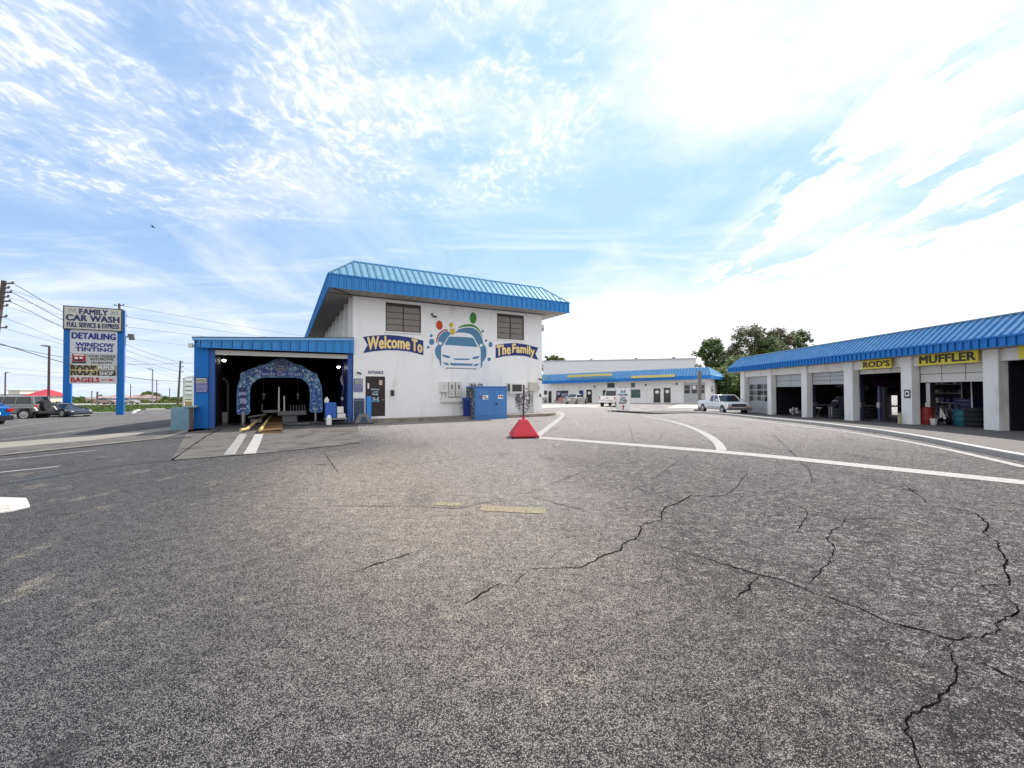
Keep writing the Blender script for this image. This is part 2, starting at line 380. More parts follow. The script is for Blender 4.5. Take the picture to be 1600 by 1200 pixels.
# ================================================================== GROUND
def asphalt():
    m = bpy.data.materials.new('worn_asphalt'); m.use_nodes = True; N = NT(m.node_tree); b = m.node_tree.nodes['Principled BSDF']
    o = N.node('ShaderNodeTexCoord').outputs['Object']; X, Y, Z = N.sep(o)
    g1 = N.noise(o, 55, 2, .7); g2 = N.noise(o, 130, 2, .6); g3 = N.noise(o, 22, 3, .8); g4 = N.noise(N.mapv(o, (.7, 1, 1)), 9, 4, .75)
    v = N.node('ShaderNodeTexVoronoi'); N.l.new(o, v.inputs['Vector']); v.inputs['Scale'].default_value = 145
    stone = N.step(v.outputs['Distance'], .62, .18)
    far = N.step(Y, 3.0, 12.0)
    grain = N.m('ADD', N.m('MULTIPLY', stone, .42), N.m('ADD', N.m('MULTIPLY', g1, .36), N.m('ADD', N.m('MULTIPLY', g3, .30), N.m('MULTIPLY', N.m('SUBTRACT', g4, .5), .42))))
    rnd = N.sep(v.outputs['Color'])
    grain = N.m('MULTIPLY', grain, N.m('ADD', .55, N.m('MULTIPLY', rnd[0], .75)))
    ramp = N.m('POWER', N.step(grain, .20, .76), 1.2)
    wsc = N.node('ShaderNodeVectorMath', operation='SCALE'); N.l.new(N.noise(o, 5, 3, .6, out=1), wsc.inputs[0]); wsc.inputs[3].default_value = .25
    wad = N.node('ShaderNodeVectorMath', operation='ADD'); N.l.new(o, wad.inputs[0]); N.l.new(wsc.outputs[0], wad.inputs[1]); wa_ = wad.outputs[0]
    big = N.noise(o, .22, 5, .6, dist=.5); mid = N.noise(N.mapv(o, (1, .35, 1), (0, 0, R(20))), 1.1, 5, .65)
    # paler tone in mid lot, darker at the near edge, dark sealed surface at left
    dx = N.m('SUBTRACT', X, -.9); dy = N.m('MULTIPLY', N.m('SUBTRACT', Y, 7.2), .80)
    dd = N.m('SQRT', N.m('ADD', N.m('MULTIPLY', dx, dx), N.m('MULTIPLY', dy, dy)))
    pale = N.step(N.m('ADD', dd, N.m('MULTIPLY', N.m('SUBTRACT', big, .5), 4.5)), 6.2, 1.2)
    right = N.step(N.m('ADD', N.m('ADD', X, N.m('MULTIPLY', Y, .55)), N.m('MULTIPLY', N.m('SUBTRACT', big, .5), 5)), 1.8, 6.0)
    leftd = N.step(N.m('ADD', N.m('ADD', X, N.m('MULTIPLY', Y, .75)), N.m('MULTIPLY', N.m('SUBTRACT', big, .5), 5)), 2.4, -1.2)
    dark = N.mix(ramp, (.014, .013, .017, 1), (.33, .31, .30, 1))
    light = N.mix(ramp, (.070, .060, .054, 1), (.78, .68, .59, 1))
    grey = N.mix(ramp, (.055, .050, .051, 1), (.80, .73, .70, 1))
    c = N.mix(pale, dark, light); c = N.mix(N.m('MULTIPLY', right, .9), c, grey)
    seal = N.mix(ramp, (.014, .014, .018, 1), (.27, .265, .265, 1)); c = N.mix(N.m('MULTIPLY', leftd, .85), c, seal)
    # beyond the stall: plain worn grey
    fg = N.mix(ramp, (.11, .10, .098, 1), (.72, .67, .64, 1)); fg = N.mix(N.step(X, -5, -12), fg, N.mix(ramp, (.05, .048, .05, 1), (.34, .325, .32, 1))); c = N.mix(N.step(Y, 13, 20), c, fg)
    c = N.mix(N.m('MULTIPLY', N.step(mid, .54, .74), .40), c, (.04, .038, .04, 1))
    c = N.mix(N.m('MULTIPLY', N.m('MULTIPLY', N.step(N.noise(N.mapv(o, (1, .5, 1), (0, 0, R(-40))), 2.2, 6, .72), .56, .70), .65), ramp), c, (.80, .68, .52, 1))
    vo = N.node('ShaderNodeTexVoronoi'); N.l.new(N.mapv(wa_, (1, .8, 1)), vo.inputs['Vector']); vo.inputs['Scale'].default_value = .75
    drip = N.m('MULTIPLY', N.step(vo.outputs['Distance'], .13, .03), N.step(N.sep(vo.outputs['Color'])[0], .45, .6))
    c = N.mix(N.m('MULTIPLY', drip, .6), c, (.02, .018, .02, 1))
    # fine crazing on the right and far side
    wn = N.node('ShaderNodeVectorMath', operation='SCALE'); N.l.new(N.noise(o, 2.2, 4, .6, out=1), wn.inputs[0]); wn.inputs[3].default_value = .55
    wa = N.node('ShaderNodeVectorMath', operation='ADD'); N.l.new(o, wa.inputs[0]); N.l.new(wn.outputs[0], wa.inputs[1])
    wn2 = N.node('ShaderNodeVectorMath', operation='SCALE'); N.l.new(N.noise(o, 9, 4, .65, out=1), wn2.inputs[0]); wn2.inputs[3].default_value = .13
    wb = N.node('ShaderNodeVectorMath', operation='ADD'); N.l.new(o, wb.inputs[0]); N.l.new(wn2.outputs[0], wb.inputs[1])
    cr = None
    for sc, wd, k, src, st_ in ((1.1, .016, .85, wa.outputs[0], 1), (6.5, .048, .9, wb.outputs[0], .62), (14.0, .075, .75, wb.outputs[0], .55)):
        vv = N.node('ShaderNodeTexVoronoi', feature='DISTANCE_TO_EDGE'); N.l.new(N.mapv(src, (st_, 1, 1), (0, 0, R(-22))), vv.inputs['Vector']); vv.inputs['Scale'].default_value = sc
        e = N.m('MULTIPLY', N.step(vv.outputs['Distance'], wd, wd*.3), k)
        lo_x = 1.0 if sc > 2 else .4
        reg = N.step(N.m('ADD', N.m('ADD', X, N.m('MULTIPLY', Y, -.18)), N.m('MULTIPLY', N.m('SUBTRACT', N.noise(o, .8, 4, .6), .5), 4.0)), lo_x-1.6, lo_x+2.0)
        e = N.m('MULTIPLY', e, reg)
        e = N.m('MULTIPLY', e, N.step(N.noise(o, .9 if sc < 2 else (1.6 if sc < 9 else 3.0), 3, .6), .34 if sc > 2 else .50, .50 if sc > 2 else .60))
        if sc > 2: e = N.m('MULTIPLY', e, N.m('ADD', N.m('MULTIPLY', N.step(Y, 10.0, 4.0), .8), .12))
        cr = e if cr is None else N.m('MAXIMUM', cr, e)
    cr = N.m('MULTIPLY', cr, N.step(Y, 34, 20))
    rn = N.noise(N.mapv(wa.outputs[0], (.55, 1.25, 1), (0, 0, R(-20))), 7.5, 5, .72)
    e3 = N.step(N.m('ABSOLUTE', N.m('SUBTRACT', rn, .5)), .030, .006)
    rn2 = N.noise(N.mapv(wa.outputs[0], (.6, 1.3, 1), (0, 0, R(-28))), 17, 4, .7)
    e4 = N.step(N.m('ABSOLUTE', N.m('SUBTRACT', rn2, .5)), .035, .008)
    reg3 = N.m('ADD', N.m('MULTIPLY', N.step(N.m('ADD', X, N.m('MULTIPLY', N.m('SUBTRACT', N.noise(o, .6, 3), .5), 3.0)), .2, 2.2), .72), .10)
    reg3 = N.m('MULTIPLY', reg3, N.step(Y, 16, 7))
    cr = N.m('MAXIMUM', cr, N.m('MULTIPLY', N.m('MAXIMUM', e3, N.m('MULTIPLY', e4, .7)), reg3))
    c = N.mix(cr, c, (.012, .010, .014, 1))
    N.l.new(c, b.inputs['Base Color'])
    b.inputs['Roughness'].default_value = .85; b.inputs['Specular IOR Level'].default_value = .12
    h = N.m('SUBTRACT', N.m('ADD', N.m('MULTIPLY', stone, .6), N.m('ADD', N.m('MULTIPLY', g1, .5), N.m('MULTIPLY', g2, .2))), N.m('MULTIPLY', cr, 1.5))
    bn = N.node('ShaderNodeBump'); bn.inputs['Strength'].default_value = .9; bn.inputs['Distance'].default_value = .012
    N.l.new(h, bn.inputs['Height']); N.l.new(bn.outputs[0], b.inputs['Normal'])
    return m
ASPH = asphalt()
def axis(segs):
    out = []
    for a, b, s in segs:
        n = max(1, int(round((b-a)/s)))
        out += [a+(b-a)*i/n for i in range(n)]
    return out+[segs[-1][1]]
xs = axis([(-1500, -300, 100), (-300, -70, 15), (-70, -16, 1.5), (-16, 26, .75), (26, 80, 3), (80, 400, 40), (400, 1500, 150)])
ys = axis([(-300, -20, 40), (-20, -2, 3), (-2, 46, .75), (46, 80, 1.5), (80, 200, 8), (200, 1500, 60)])
g = MB(); nx = len(xs)
g.v = [(x, y, gz(x, y)) for y in ys for x in xs]
for j in range(len(ys)-1):
    for i in range(nx-1):
        g.f.append((j*nx+i, j*nx+i+1, (j+1)*nx+i+1, (j+1)*nx+i)); g.mi.append(0)
struct(g.build('ground', ASPH, smooth=True))
def drape(poly, dz, step=.7):
    """closed ground polygon cut into a fine draped sheet (2D even-odd clip on strips)"""
    mb = MB(); ysn = [p[1] for p in poly]; y0, y1 = min(ysn), max(ysn); n = max(1, int((y1-y0)/step)+1)
    def cross(y):
        r = []
        for a, b in zip(poly, poly[1:]+poly[:1]):
            if (a[1] <= y) != (b[1] <= y): r.append(a[0]+(b[0]-a[0])*(y-a[1])/(b[1]-a[1]))
        return sorted(r)
    e = 1e-4
    for k in range(n):
        ya, yb = y0+(y1-y0)*k/n, y0+(y1-y0)*(k+1)/n
        ca, cb = cross(ya+e), cross(yb-e)
        if len(ca) != len(cb): continue
        for q in range(0, len(ca)-1, 2):
            m_ = max(1, int(max(ca[q+1]-ca[q], cb[q+1]-cb[q])/1.5)+1)
            for i in range(m_):
                xa, xb = [ca[q]+(ca[q+1]-ca[q])*t/m_ for t in (i, i+1)]; xc, xd = [cb[q]+(cb[q+1]-cb[q])*t/m_ for t in (i, i+1)]
                mb.face([(xa, ya, gz(xa, ya)+dz), (xb, ya, gz(xb, ya)+dz), (xd, yb, gz(xd, yb)+dz), (xc, yb, gz(xc, yb)+dz)])
    return mb
def smoothpath(pts, n=6):
    out = []; P_ = [pts[0]]+list(pts)+[pts[-1]]
    for i in range(1, len(P_)-2):
        a, b, c, d = [Vector(q) for q in P_[i-1:i+3]]
        for k in range(n):
            t = k/n; out.append(.5*((2*b)+(c-a)*t+(2*a-5*b+4*c-d)*t*t+(3*b-a-3*c+d)*t**3))
    out.append(Vector(pts[-1])); return out
def ribbon(path, wd, dz, jag=0, ends=None):
    mb = MB(); L = []; n = len(path)
    for i, p in enumerate(path):
        d = (path[min(i+1, n-1)]-path[max(i-1, 0)]); d.z = 0; d.normalize(); nn = Vector((-d.y, d.x, 0))
        w_ = wd if not callable(wd) else wd(i/(n-1))
        a = p+nn*(w_/2)*(1+jag*random.uniform(-1, 1)); b = p-nn*(w_/2)*(1+jag*random.uniform(-1, 1))
        L.append(((a.x, a.y, gz(a.x, a.y)+dz), (b.x, b.y, gz(b.x, b.y)+dz)))
    for (a, b), (c, d) in zip(L, L[1:]): mb.face([a, b, d, c])
    return mb
def dens(path, s=.7):
    out = [path[0]]
    for a, b in zip(path, path[1:]):
        n = max(1, int((b-a).length/s)+1)
        for k in range(1, n+1): out.append(a.lerp(b, k/n))
    return out
WM = mat('road_marking_paint', (.40, .385, .365), .8, var=.14, vscale=6, spec=.2, stain=((.15, .14, .14), 16, .50, .85), bump=.5, bscale=70)
WMF = mat('faded_marking_paint', (.30, .29, .27), .8, var=.2, vscale=6, stain=((.13, .13, .13), 9, .46, .9), bump=.5, bscale=70)
YM = mat('faded_yellow_marking', (.34, .285, .18), .9, var=.2, vscale=5, spec=.1, stain=((.16, .145, .13), 24, .42, .95), bump=.6, bscale=60)
CRK = mat('crack_void', (.006, .005, .006), 1.0, spec=.0)
PAD = mat('worn_concrete', (.125, .115, .105), .85, var=.22, vscale=1.2, spec=.2, stain=((.055, .05, .05), 1.4, .46, .85), bump=.35, bscale=50)
PADL = mat('bright_concrete', (.24, .22, .185), .85, var=.14, vscale=.8, stain=((.17, .16, .14), 1.0, .55, .6), bump=.3, bscale=50)
def marking(pix, wd, m=WM, dz=.008, name='road_marking', sm_=True):
    pts = [gp(*q) for q in pix]; pts = smoothpath(pts) if sm_ and len(pts) > 2 else dens(pts)
    return struct(ribbon(pts, wd, dz).build(name, m))
marking([(838, 683.5), (1128, 706.5), (1380, 731.5), (1602, 754.5)], .52)
marking([(838, 682.5), (858, 667), (872, 656.5), (879, 650), (877.5, 645.5), (870, 642.8)], .26)
marking([(1128, 704), (1119, 690), (1098, 676), (1070, 664.5), (1030, 654.5), (995, 649.2), (960, 647)], .25)
marking([(1005, 645.2), (1060, 646.8), (1118.5, 651), (1185, 658), (1260, 667), (1360, 680.5), (1460, 698.5), (1549, 718), (1604, 731)], .21)
marking([(353+5, 711), (372, 691), (380, 678.5)], .24, WMF, .012)
marking([(390, 709.5), (400, 690), (405, 678.5)], .27, WM, .012)
marking([(0, 738.5), (90, 729.5)], .13, WMF); marking([(0, 719.5), (150, 704)], .10, WMF)
for q in ([(0, 670), (60, 661), (125, 654.5)], [(0, 676.5), (100, 668), (212, 657)], [(0, 688), (90, 677.5), (130, 672)], [(60, 680), (240, 662), (300, 655)], [(880, 649.5), (896, 655), (902, 664)]):
    marking(q, .10, WMF)
for q in ([(870, 634.2), (890, 632.2)], [(995, 637), (1010, 633.2)], [(1050, 637), (1066, 633)]): marking(q, .12, WM)
struct(ribbon(dens([gp(752, 794), gp(852, 799)], .2), .25, .006).build('road_marking', YM))
struct(ribbon(dens([gp(680, 787), gp(722, 788.5)], .2), .18, .006).build('road_marking', YM))
CR = [
 [(740,200),(720,215),(700,245),(665,268),(620,272),(562,268),(520,292),(480,305),(465,325),(470,345),(430,355),(405,362),(400,385),(385,405),(345,420),(340,440),(290,455),(215,495),(60,497),(10,540)],
 [(385,405),(450,425),(590,460),(730,505),(850,535),(950,575),(1080,620),(1170,665),(1270,685),(1380,720),(1460,710),(1515,695),(1520,665),(1585,630)],
 [(1380,720),(1370,745),(1385,790),(1395,830),(1370,880),(1320,920),(1240,960),(1235,1010),(1270,1080),(1280,1130)],
 [(1585,630),(1550,590),(1500,575),(1465,550),(1550,550),(1555,520),(1535,500),(1545,465),(1525,440),(1520,415),(1490,400),(1475,385),(1490,365),(1470,340),(1440,322),(1300,295),(1280,275),(1250,255),(1225,232)],
 [(825,270),(870,295),(915,310),(925,325),(980,335),(1040,345),(1140,340),(1450,380)],[(925,325),(890,385)],
 [(1040,345),(1030,365),(1000,380),(985,405),(1010,435),(990,480),(930,540)],
 [(365,135),(250,185),(130,230),(40,265)],[(60,272),(180,305),(265,325)],[(940,230),(930,190),(900,160),(860,120),(820,80)],
 [(555,140),(500,175),(435,222)],[(1600,655),(1560,648),(1585,630)],[(1400,770),(1500,805),(1600,860)],[(400,130),(380,95),(365,40)],
 [(470,65),(465,90),(440,110)],[(1100,210),(1160,235),(1225,232)],[(770,520),(740,560),(700,590)]]
CL = [[(1010,10),(1030,40),(1060,80)],[(1600,15),(1300,50),(1100,75)],[(960,95),(740,135),(560,155),(400,182)],
 [(1050,182),(1280,182),(1430,190),(1530,170),(1610,165)],[(1315,320),(1220,350),(1100,390)],[(1560,425),(1450,490)],[(270,200),(150,215),(30,230)],
 [(540,40),(700,35),(960,12)],[(640,60),(560,75),(460,95)]]
def crack(pix, wd):
    pts = dens([gp(*q) for q in pix], .055); out = []
    for i, p in enumerate(pts):
        j = 0 if i in (0, len(pts)-1) else .012
        out.append(p+Vector((random.uniform(-j, j), random.uniform(-j, j), 0)))
    ph = random.random()*6
    struct(ribbon(out, lambda t: wd*(.62+.38*abs(math.sin(ph+t*9)))*(.5+.5*math.sin(math.pi*min(max(t, .04), .96))), .005, .5).build('asphalt_crack', CRK))
for i, q in enumerate(CR): crack([P2(*a) for a in q], {1: .013, 2: .010, 3: .016, 0: .017}.get(i, .012))
for q in CL: crack([P1(*a) for a in q], .014)
# concrete pad before the bay, concrete run at the left
pad = [CW.w(-6.9, -2.35), CW.w(.15, -3.15)]
pad = [gp(268, 719.5), gp(420, 708), gp(562, 692.5), CW.w(.25, .35), CW.w(-6.6, .35)]
struct(drape([(p.x, p.y) for p in pad], .006).build('concrete_pad', PAD))
cj = ribbon(dens([gp(268, 719.5), gp(420, 708), gp(562, 692.5)]), .05, .009, .6); struct(cj.build('asphalt_crack', CRK))
struct(ribbon(dens([gp(268, 719.5), gp(322, 682), gp(345, 671)]), .04, .010, .6).build('asphalt_crack', CRK))
lo = [(p.x, p.y) for p in [gp(-60, 720), gp(0, 711.5), gp(150, 695.5), gp(245, 685.5), gp(294, 675), gp(335, 671), gp(292, 665), gp(150, 681), gp(0, 691.5), gp(-60, 697)]]
struct(drape(lo, .006, .4).build('concrete_path', PADL))
struct(drape([(p.x, p.y) for p in [gp(-60, 708), gp(0, 700.5), gp(150, 687.5), gp(270, 672), gp(292, 670), gp(270, 678.5), gp(245, 684.5), gp(150, 694.5), gp(0, 710.5), gp(-60, 719)]], .010, .4).build('worn_wheel_track', PAD))
struct(ribbon(dens([gp(0, 713), gp(150, 697), gp(245, 687), (gp(300, 683.5))]), .07, .014, .5).build('asphalt_crack', CRK))
struct(ribbon(smoothpath([gp(0, 758), gp(110, 739), gp(200, 726), gp(268, 719.5)]), .16, .006, .5).build('tar_patch', mat('tar', (.03, .03, .032), .6, var=.3)))
random.seed(77)
wet = [(-5.9+i*.28, -.55-random.random()*.7-(.5 if 5 < i < 12 else 0)) for i in range(22)]+[(.1, .5), (-6, .5)]
wp_ = [CW.w(*q) for q in wet]
struct(drape([(q.x, q.y) for q in wp_], .0105, .25).build('wet_stain', mat('wet_grime', (.035, .032, .032), .35, var=.5, vscale=2.5, stain=((.12, .11, .10), 3, .5, .7))))
# kerb on the right with raised apron behind
kp = [gp(*q) for q in ((952, 643.5), (1020, 643.8), (1090, 645.6), (1140, 649.5), (1185, 654.5), (1250, 661.5), (1304, 668), (1360, 675.5), (1430, 687), (1505, 702), (1600, 721))]
kp += [Vector((10.2, 6, 0)), Vector((8.6, 2.5, 0)), Vector((7.2, -2, 0)), Vector((6.6, -8, 0))]
kp = smoothpath(kp, 5)
def kerb(path, name, h=.14, wd=.16, side=1, m=(CONC, KERBT), closed=False):
    mb = MB(); rings = []
    n = len(path)
    for i, p in enumerate(path):
        d = path[min(i+1, n-1)]-path[max(i-1, 0)]; d.z = 0; d.normalize(); nn = Vector((-d.y, d.x, 0))*side
        z = gz(p.x, p.y); o = lambda a, q: (p+nn*a)*1.0
        f = [(p.x, p.y, z-.05), (p.x+nn.x*.012, p.y+nn.y*.012, z+h-.015), (p.x+nn.x*.03, p.y+nn.y*.03, z+h), (p.x+nn.x*wd, p.y+nn.y*wd, z+h), (p.x+nn.x*wd, p.y+nn.y*wd, z-.05)]
        rings.append(f)
    mb.loft(rings, 0)
    k = 0
    for fi in range(len(mb.f)-2):
        if fi % 5 in (1, 2): mb.mi[fi] = 1
    return struct(mb.build(name, list(m)))
kerb(kp, 'kerb', side=1)
# apron strip between kerb and garages
ap = MB(); rows = []
APR = mat('apron_asphalt', (.12, .105, .095), .85, var=.2, vscale=1.2, bump=.5, bscale=50, stain=((.05, .045, .045), 1.3, .5, .6))
for i, p in enumerate(kp):
    n = len(kp); d = kp[min(i+1, n-1)]-kp[max(i-1, 0)]; d.z = 0; d.normalize(); a = p+Vector((-d.y, d.x, 0))*.155
    gy = interp(i/(n-1), [(0, 23.5), (.15, 22.5), (.35, 16.5), (.6, 7), (.75, 1), (1, -22)])
    b = GA.w(1.2, gy); row = []
    for k in range(7):
        t = k/6; q = a.lerp(b, t); z = (gz(q.x, q.y)+.135)*(1-sm(t*1.4))+(gz(q.x, q.y)+.02)*sm(t*1.4); row.append((q.x, q.y, z))
    rows.append(row)
for r0, r1 in zip(rows, rows[1:]):
    for k in range(6): ap.face([r0[k], r0[k+1], r1[k+1], r1[k]])
struct(ap.build('apron_pavement', APR, smooth=True))
# kerb stone at the left edge
ks = thing('kerb_stone', 'short chipped white concrete kerb block at the left edge of the lot', 'kerb block', gp(0, 800))
MB().loft([[(-1.6, -.18, 0), (-1.6, .42, 0), (-1.6, .40, .13), (-1.6, -.14, .13)], [(.06, -.14, 0), (.10, .26, 0), (.07, .24, .13), (.03, -.11, .13)], [(.16, .0, 0), (.17, .2, 0), (.13, .18, .11), (.13, .02, .11)]]).build('kerb_block', mat('chipped_white_concrete', (.66, .64, .58), .85, var=.1, stain=((.25, .22, .19), 9, .6, .8), bump=.6, bscale=30), ks, bevel=.02)
# sidewalk around the car wash building
sw = MB(); SWM = mat('dirty_sidewalk', (.27, .235, .20), .9, var=.25, vscale=2, stain=((.12, .10, .085), 2.5, .48, .8), bump=.3, bscale=40)
edge = [(.5, -.05), (.55, -1.0), (3, -1.15), (8, -1.15), (11.2, -1.1), (11.75, -.8), (11.9, -.2), (11.9, 3)]
sw.prism([(x, y, .165) for x, y in edge]+[(-.1, 3, .165)], (0, 0, -.3))
so_ = sw.build('sidewalk', SWM, bevel=.02); so_.location = CW.loc; so_.rotation_euler = (0, 0, CW.rz); struct(so_)
# verge, road and far ground at the left
def grass(name, poly, dz, hgt, n, m):
    mb = drape(poly, dz, 1.0); xs_ = [p[0] for p in poly]; ys_ = [p[1] for p in poly]
    def inside(x, y):
        c = False
        for a, b in zip(poly, poly[1:]+poly[:1]):
            if (a[1] > y) != (b[1] > y) and x < a[0]+(b[0]-a[0])*(y-a[1])/(b[1]-a[1]): c = not c
        return c
    k = 0
    while k < n:
        x, y = random.uniform(min(xs_), max(xs_)), random.uniform(min(ys_), max(ys_))
        if not inside(x, y): continue
        k += 1; z = gz(x, y)+dz; a = random.random()*6.3; w_ = random.uniform(.06, .16); h = hgt*random.uniform(.5, 1.4)
        dx, dy = math.cos(a)*w_, math.sin(a)*w_
        mb.face([(x-dx, y-dy, z), (x+dx, y+dy, z), (x+dx*.2+random.uniform(-.05, .05), y+random.uniform(-.05, .05), z+h)])
    o = mb.build(name, m); o['kind'] = 'stuff'; return tag(o, 'rough green grass verge between lot and highway', 'grass')
GRS = mat('verge_grass', (.08, .13, .03), .95, var=.3, vscale=.6, stain=((.20, .17, .08), 1.0, .5, .5))
vp = [gp(-40, 645.5), gp(128, 645.8), gp(206, 645), gp(219, 640.6), gp(262, 639), gp(330, 637.2), gp(420, 636.6), gp(420, 630.5), gp(300, 632.2), gp(111, 634.5), gp(-40, 637)]
grass('grass_verge', [(p.x, p.y) for p in vp], .05, .16, 9000, GRS)
for pts in ([(-40, 646.5), (60, 646.8), (128, 646.6), (206, 645.8), (212, 643.5), (220, 641.2)], [(229, 640.4), (258, 639.6)], [(270, 639.4), (330, 638)]):
    kerb(smoothpath([gp(*q) for q in pts], 4), 'kerb', h=.15, wd=.2, side=1, m=(KERBT, KERBT))
rd = [gp(-200, 637.2), gp(111, 633.8), gp(300, 631.6), gp(420, 630), gp(420, 627.6), gp(300, 628.3), gp(100, 629), gp(-200, 630)]
struct(drape([(p.x, p.y) for p in rd], .05, 2.0).build('highway', mat('far_road', (.30, .29, .28), .9, var=.1, vscale=.2)))
fg = [gp(-200, 629.6), gp(100, 628.6), gp(420, 627.4)]
farg = [(p.x, p.y) for p in fg]+[(-100, 1300), (-1400, 1300)]
o = drape(farg, .06, 20).build('far_field', mat('far_field', (.14, .15, .07), .95, var=.3, vscale=.05)); struct(o)
# ================================================================== roofs helper
def ribs(mb, a, b, c, d, n, wd=.045, h=.045, mi=0):
    """raised standing seams from edge a-b (bottom) to d-c (top), each a thin box on the quad"""
    a, b, c, d = map(Vector, (a, b, c, d)); nn = (b-a).cross(d-a).normalized(); u = (b-a).normalized()*wd/2
    for i in range(n+1):
        t = i/n; p = a.lerp(b, t); q = d.lerp(c, t)
        mb.loft([[p-u-nn*.004, p+u-nn*.004, p+u*.5+nn*h, p-u*.5+nn*h], [q-u-nn*.004, q+u-nn*.004, q+u*.5+nn*h, q-u*.5+nn*h]], mi)
def hipribs(mb, a, b, c, d, sp, mi=0, wd=.045, h=.045, jm=None):
    """seams running straight up a trapezoid a-b (eave) d-c (ridge), clipped on the hips"""
    a, b, c, d = map(Vector, (a, b, c, d)); L = (b-a).length; e = (b-a)/L; up = (d-a)-e*((d-a).dot(e))
    s0 = (d-a).dot(e); s1 = L-(c-a).dot(e); nn = e.cross(up).normalized(); u = e*wd/2; x = sp/2
    while x < L:
        k = 1.0
        if s0 > 0 and x < s0: k = x/s0
        if s1 > 0 and L-x < s1: k = min(k, (L-x)/s1)
        p = a+e*x; q = p+up*k
        if k > .06: mb.loft([[p-u-nn*.004, p+u-nn*.004, p+u*.5+nn*h, p-u*.5+nn*h], [q-u-nn*.004, q+u-nn*.004, q+u*.5+nn*h, q-u*.5+nn*h]], mi)
        if k > .06 and jm: j = e*(wd/2+.018); w2 = e*.016; jm.loft([[p+j-w2, p+j+w2, p+j+w2+nn*.006, p+j-w2+nn*.006], [q+j-w2, q+j+w2, q+j+w2+nn*.006, q+j-w2+nn*.006]])
        x += sp
    for p, q in ((a, d), (b, c)): mb.cyl(p, q, .05, .05, 6, mi)
# ================================================================== CAR WASH BUILDING
W, H, D = 11.27, 6.41, 24.0; OF, OS, Z2, Z3 = 1.207, 1.244, 7.04, 8.09
cw = thing('car_wash_building', 'two-storey white block building with blue metal mansard roof and car mural', 'building', CW.loc, CW.rz)
w1 = (1.575, 3.454, 4.705, 6.216); w2 = (8.086, 9.958, 4.676, 6.21); dr = (.577, 1.558, .27, 2.33)
mb = MB(); wall_holes(mb, 0, W, -.3, H, 0, .22, [w1, w2, dr])
mb.face([(W, 0, -.3), (W, D, -.3), (W, D, H), (W, 0, H)])
sw_ = [(1.2, 2.1, 4.9, 6.1), (2.9, 4.0, 4.9, 6.1), (5.2, 6.3, 4.9, 6.1), (7.6, 8.6, 4.9, 6.1), (9.6, 10.8, 4.9, 6.1), (12.4, 13.5, 4.9, 6.1)]
wall_holes(mb, 0, D, 3.4, H, 0, .2, sw_, place=lambda a, b, c: (b, a, c))
mb.box(.02, W-.02, D-.1, D, -.3, H); mb.box(0, .02, .24, D, -.3, 3.4)
mb.build('wall', WALL, cw)
rf = MB(); x0, x1 = -OS, W+OS
A, B_, C_, D_ = (x0, -OF, Z2), (x1, -OF, Z2), (W, 0, Z3), (0, 0, Z3)
rf.face([A, B_, C_, D_]); rf.face([(x0, D+1.2, Z2), (x0, -OF, Z2), (0, 0, Z3), (0, D, Z3)]); rf.face([(x1, -OF, Z2), (x1, D+1.2, Z2), (W, D, Z3), (W, 0, Z3)]); rf.face([(x1, D+1.2, Z2), (x0, D+1.2, Z2), (0, D, Z3), (W, D, Z3)])
rf.face([(0, 0, Z3-.002), (W, 0, Z3-.002), (W, D, Z3-.002), (0, D, Z3-.002)])
jm = MB(); hipribs(rf, A, B_, C_, D_, .335, jm=jm); hipribs(rf, (x0, D+1.2, Z2), (x0, -OF, Z2), (0, 0, Z3), (0, D, Z3), .335); hipribs(rf, (x1, -OF, Z2), (x1, D+1.2, Z2), (W, D, Z3), (W, 0, Z3), .335)
ro = rf.build('roof', ROOFL, cw); jm.build('seam_joint', mat('seam_dark', (.03, .09, .14), .7), ro)
rc = MB(); rc.tube([(0, 0, Z3+.02), (W, 0, Z3+.02)], .05); rc.tube([(0, 0, Z3+.02), (0, D, Z3+.02)], .05); rc.build('ridge_cap', TRIMB, ro)
fa = MB(); fa.box(x0, x1, -OF, -OF+.05, H, Z2-.01); fa.box(x0, x0+.05, -OF+.05, D+1.2, H, Z2-.01); fa.box(x1-.05, x1, -OF+.05, D+1.2, H, Z2-.01)
n = int((x1-x0)/.335)
jt = MB()
for i in range(n+1):
    x = x0+.04+(x1-x0-.08)*i/n; fa.box(x-.028, x+.028, -OF-.06, -OF-.001, H+.03, Z2-.04)
    if i < n: jt.box(x+.029, x+.055, -OF-.006, -OF-.0005, H+.03, Z2-.04)
y = -OF+.1
while y < D+1.1: fa.box(x0-.04, x0-.001, y-.03, y+.03, H+.03, Z2-.04); y += .335
fa.box(x0-.05, x1+.05, -OF-.055, -OF-.001, Z2-.035, Z2+.02); fa.box(x0-.04, x1+.04, -OF-.05, -OF-.001, H-.02, H+.03)
fa.box(x0-.055, x0-.001, -OF, D+1.2, Z2-.035, Z2+.02)
jt.build('panel_joint', mat('joint_shadow_blue', (.006, .04, .16), .7), fa.build('fascia', BLUE, cw))
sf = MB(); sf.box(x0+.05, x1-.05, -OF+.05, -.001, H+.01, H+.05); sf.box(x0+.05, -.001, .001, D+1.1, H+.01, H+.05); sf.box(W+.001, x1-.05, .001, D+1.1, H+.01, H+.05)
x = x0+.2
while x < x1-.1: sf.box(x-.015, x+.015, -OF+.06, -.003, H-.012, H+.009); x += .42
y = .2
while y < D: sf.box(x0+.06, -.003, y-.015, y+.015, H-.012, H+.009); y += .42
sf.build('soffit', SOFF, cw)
MB().box(x0+.06, -.0, -.07, -.03, H-.03, H-.013).tube([(x0+.2, -OF+.15, H-.02), (-.02, -.06, H-.03), (W+.3, -.06, H-.03)], .018).build('soffit_conduit', BLACK, cw)
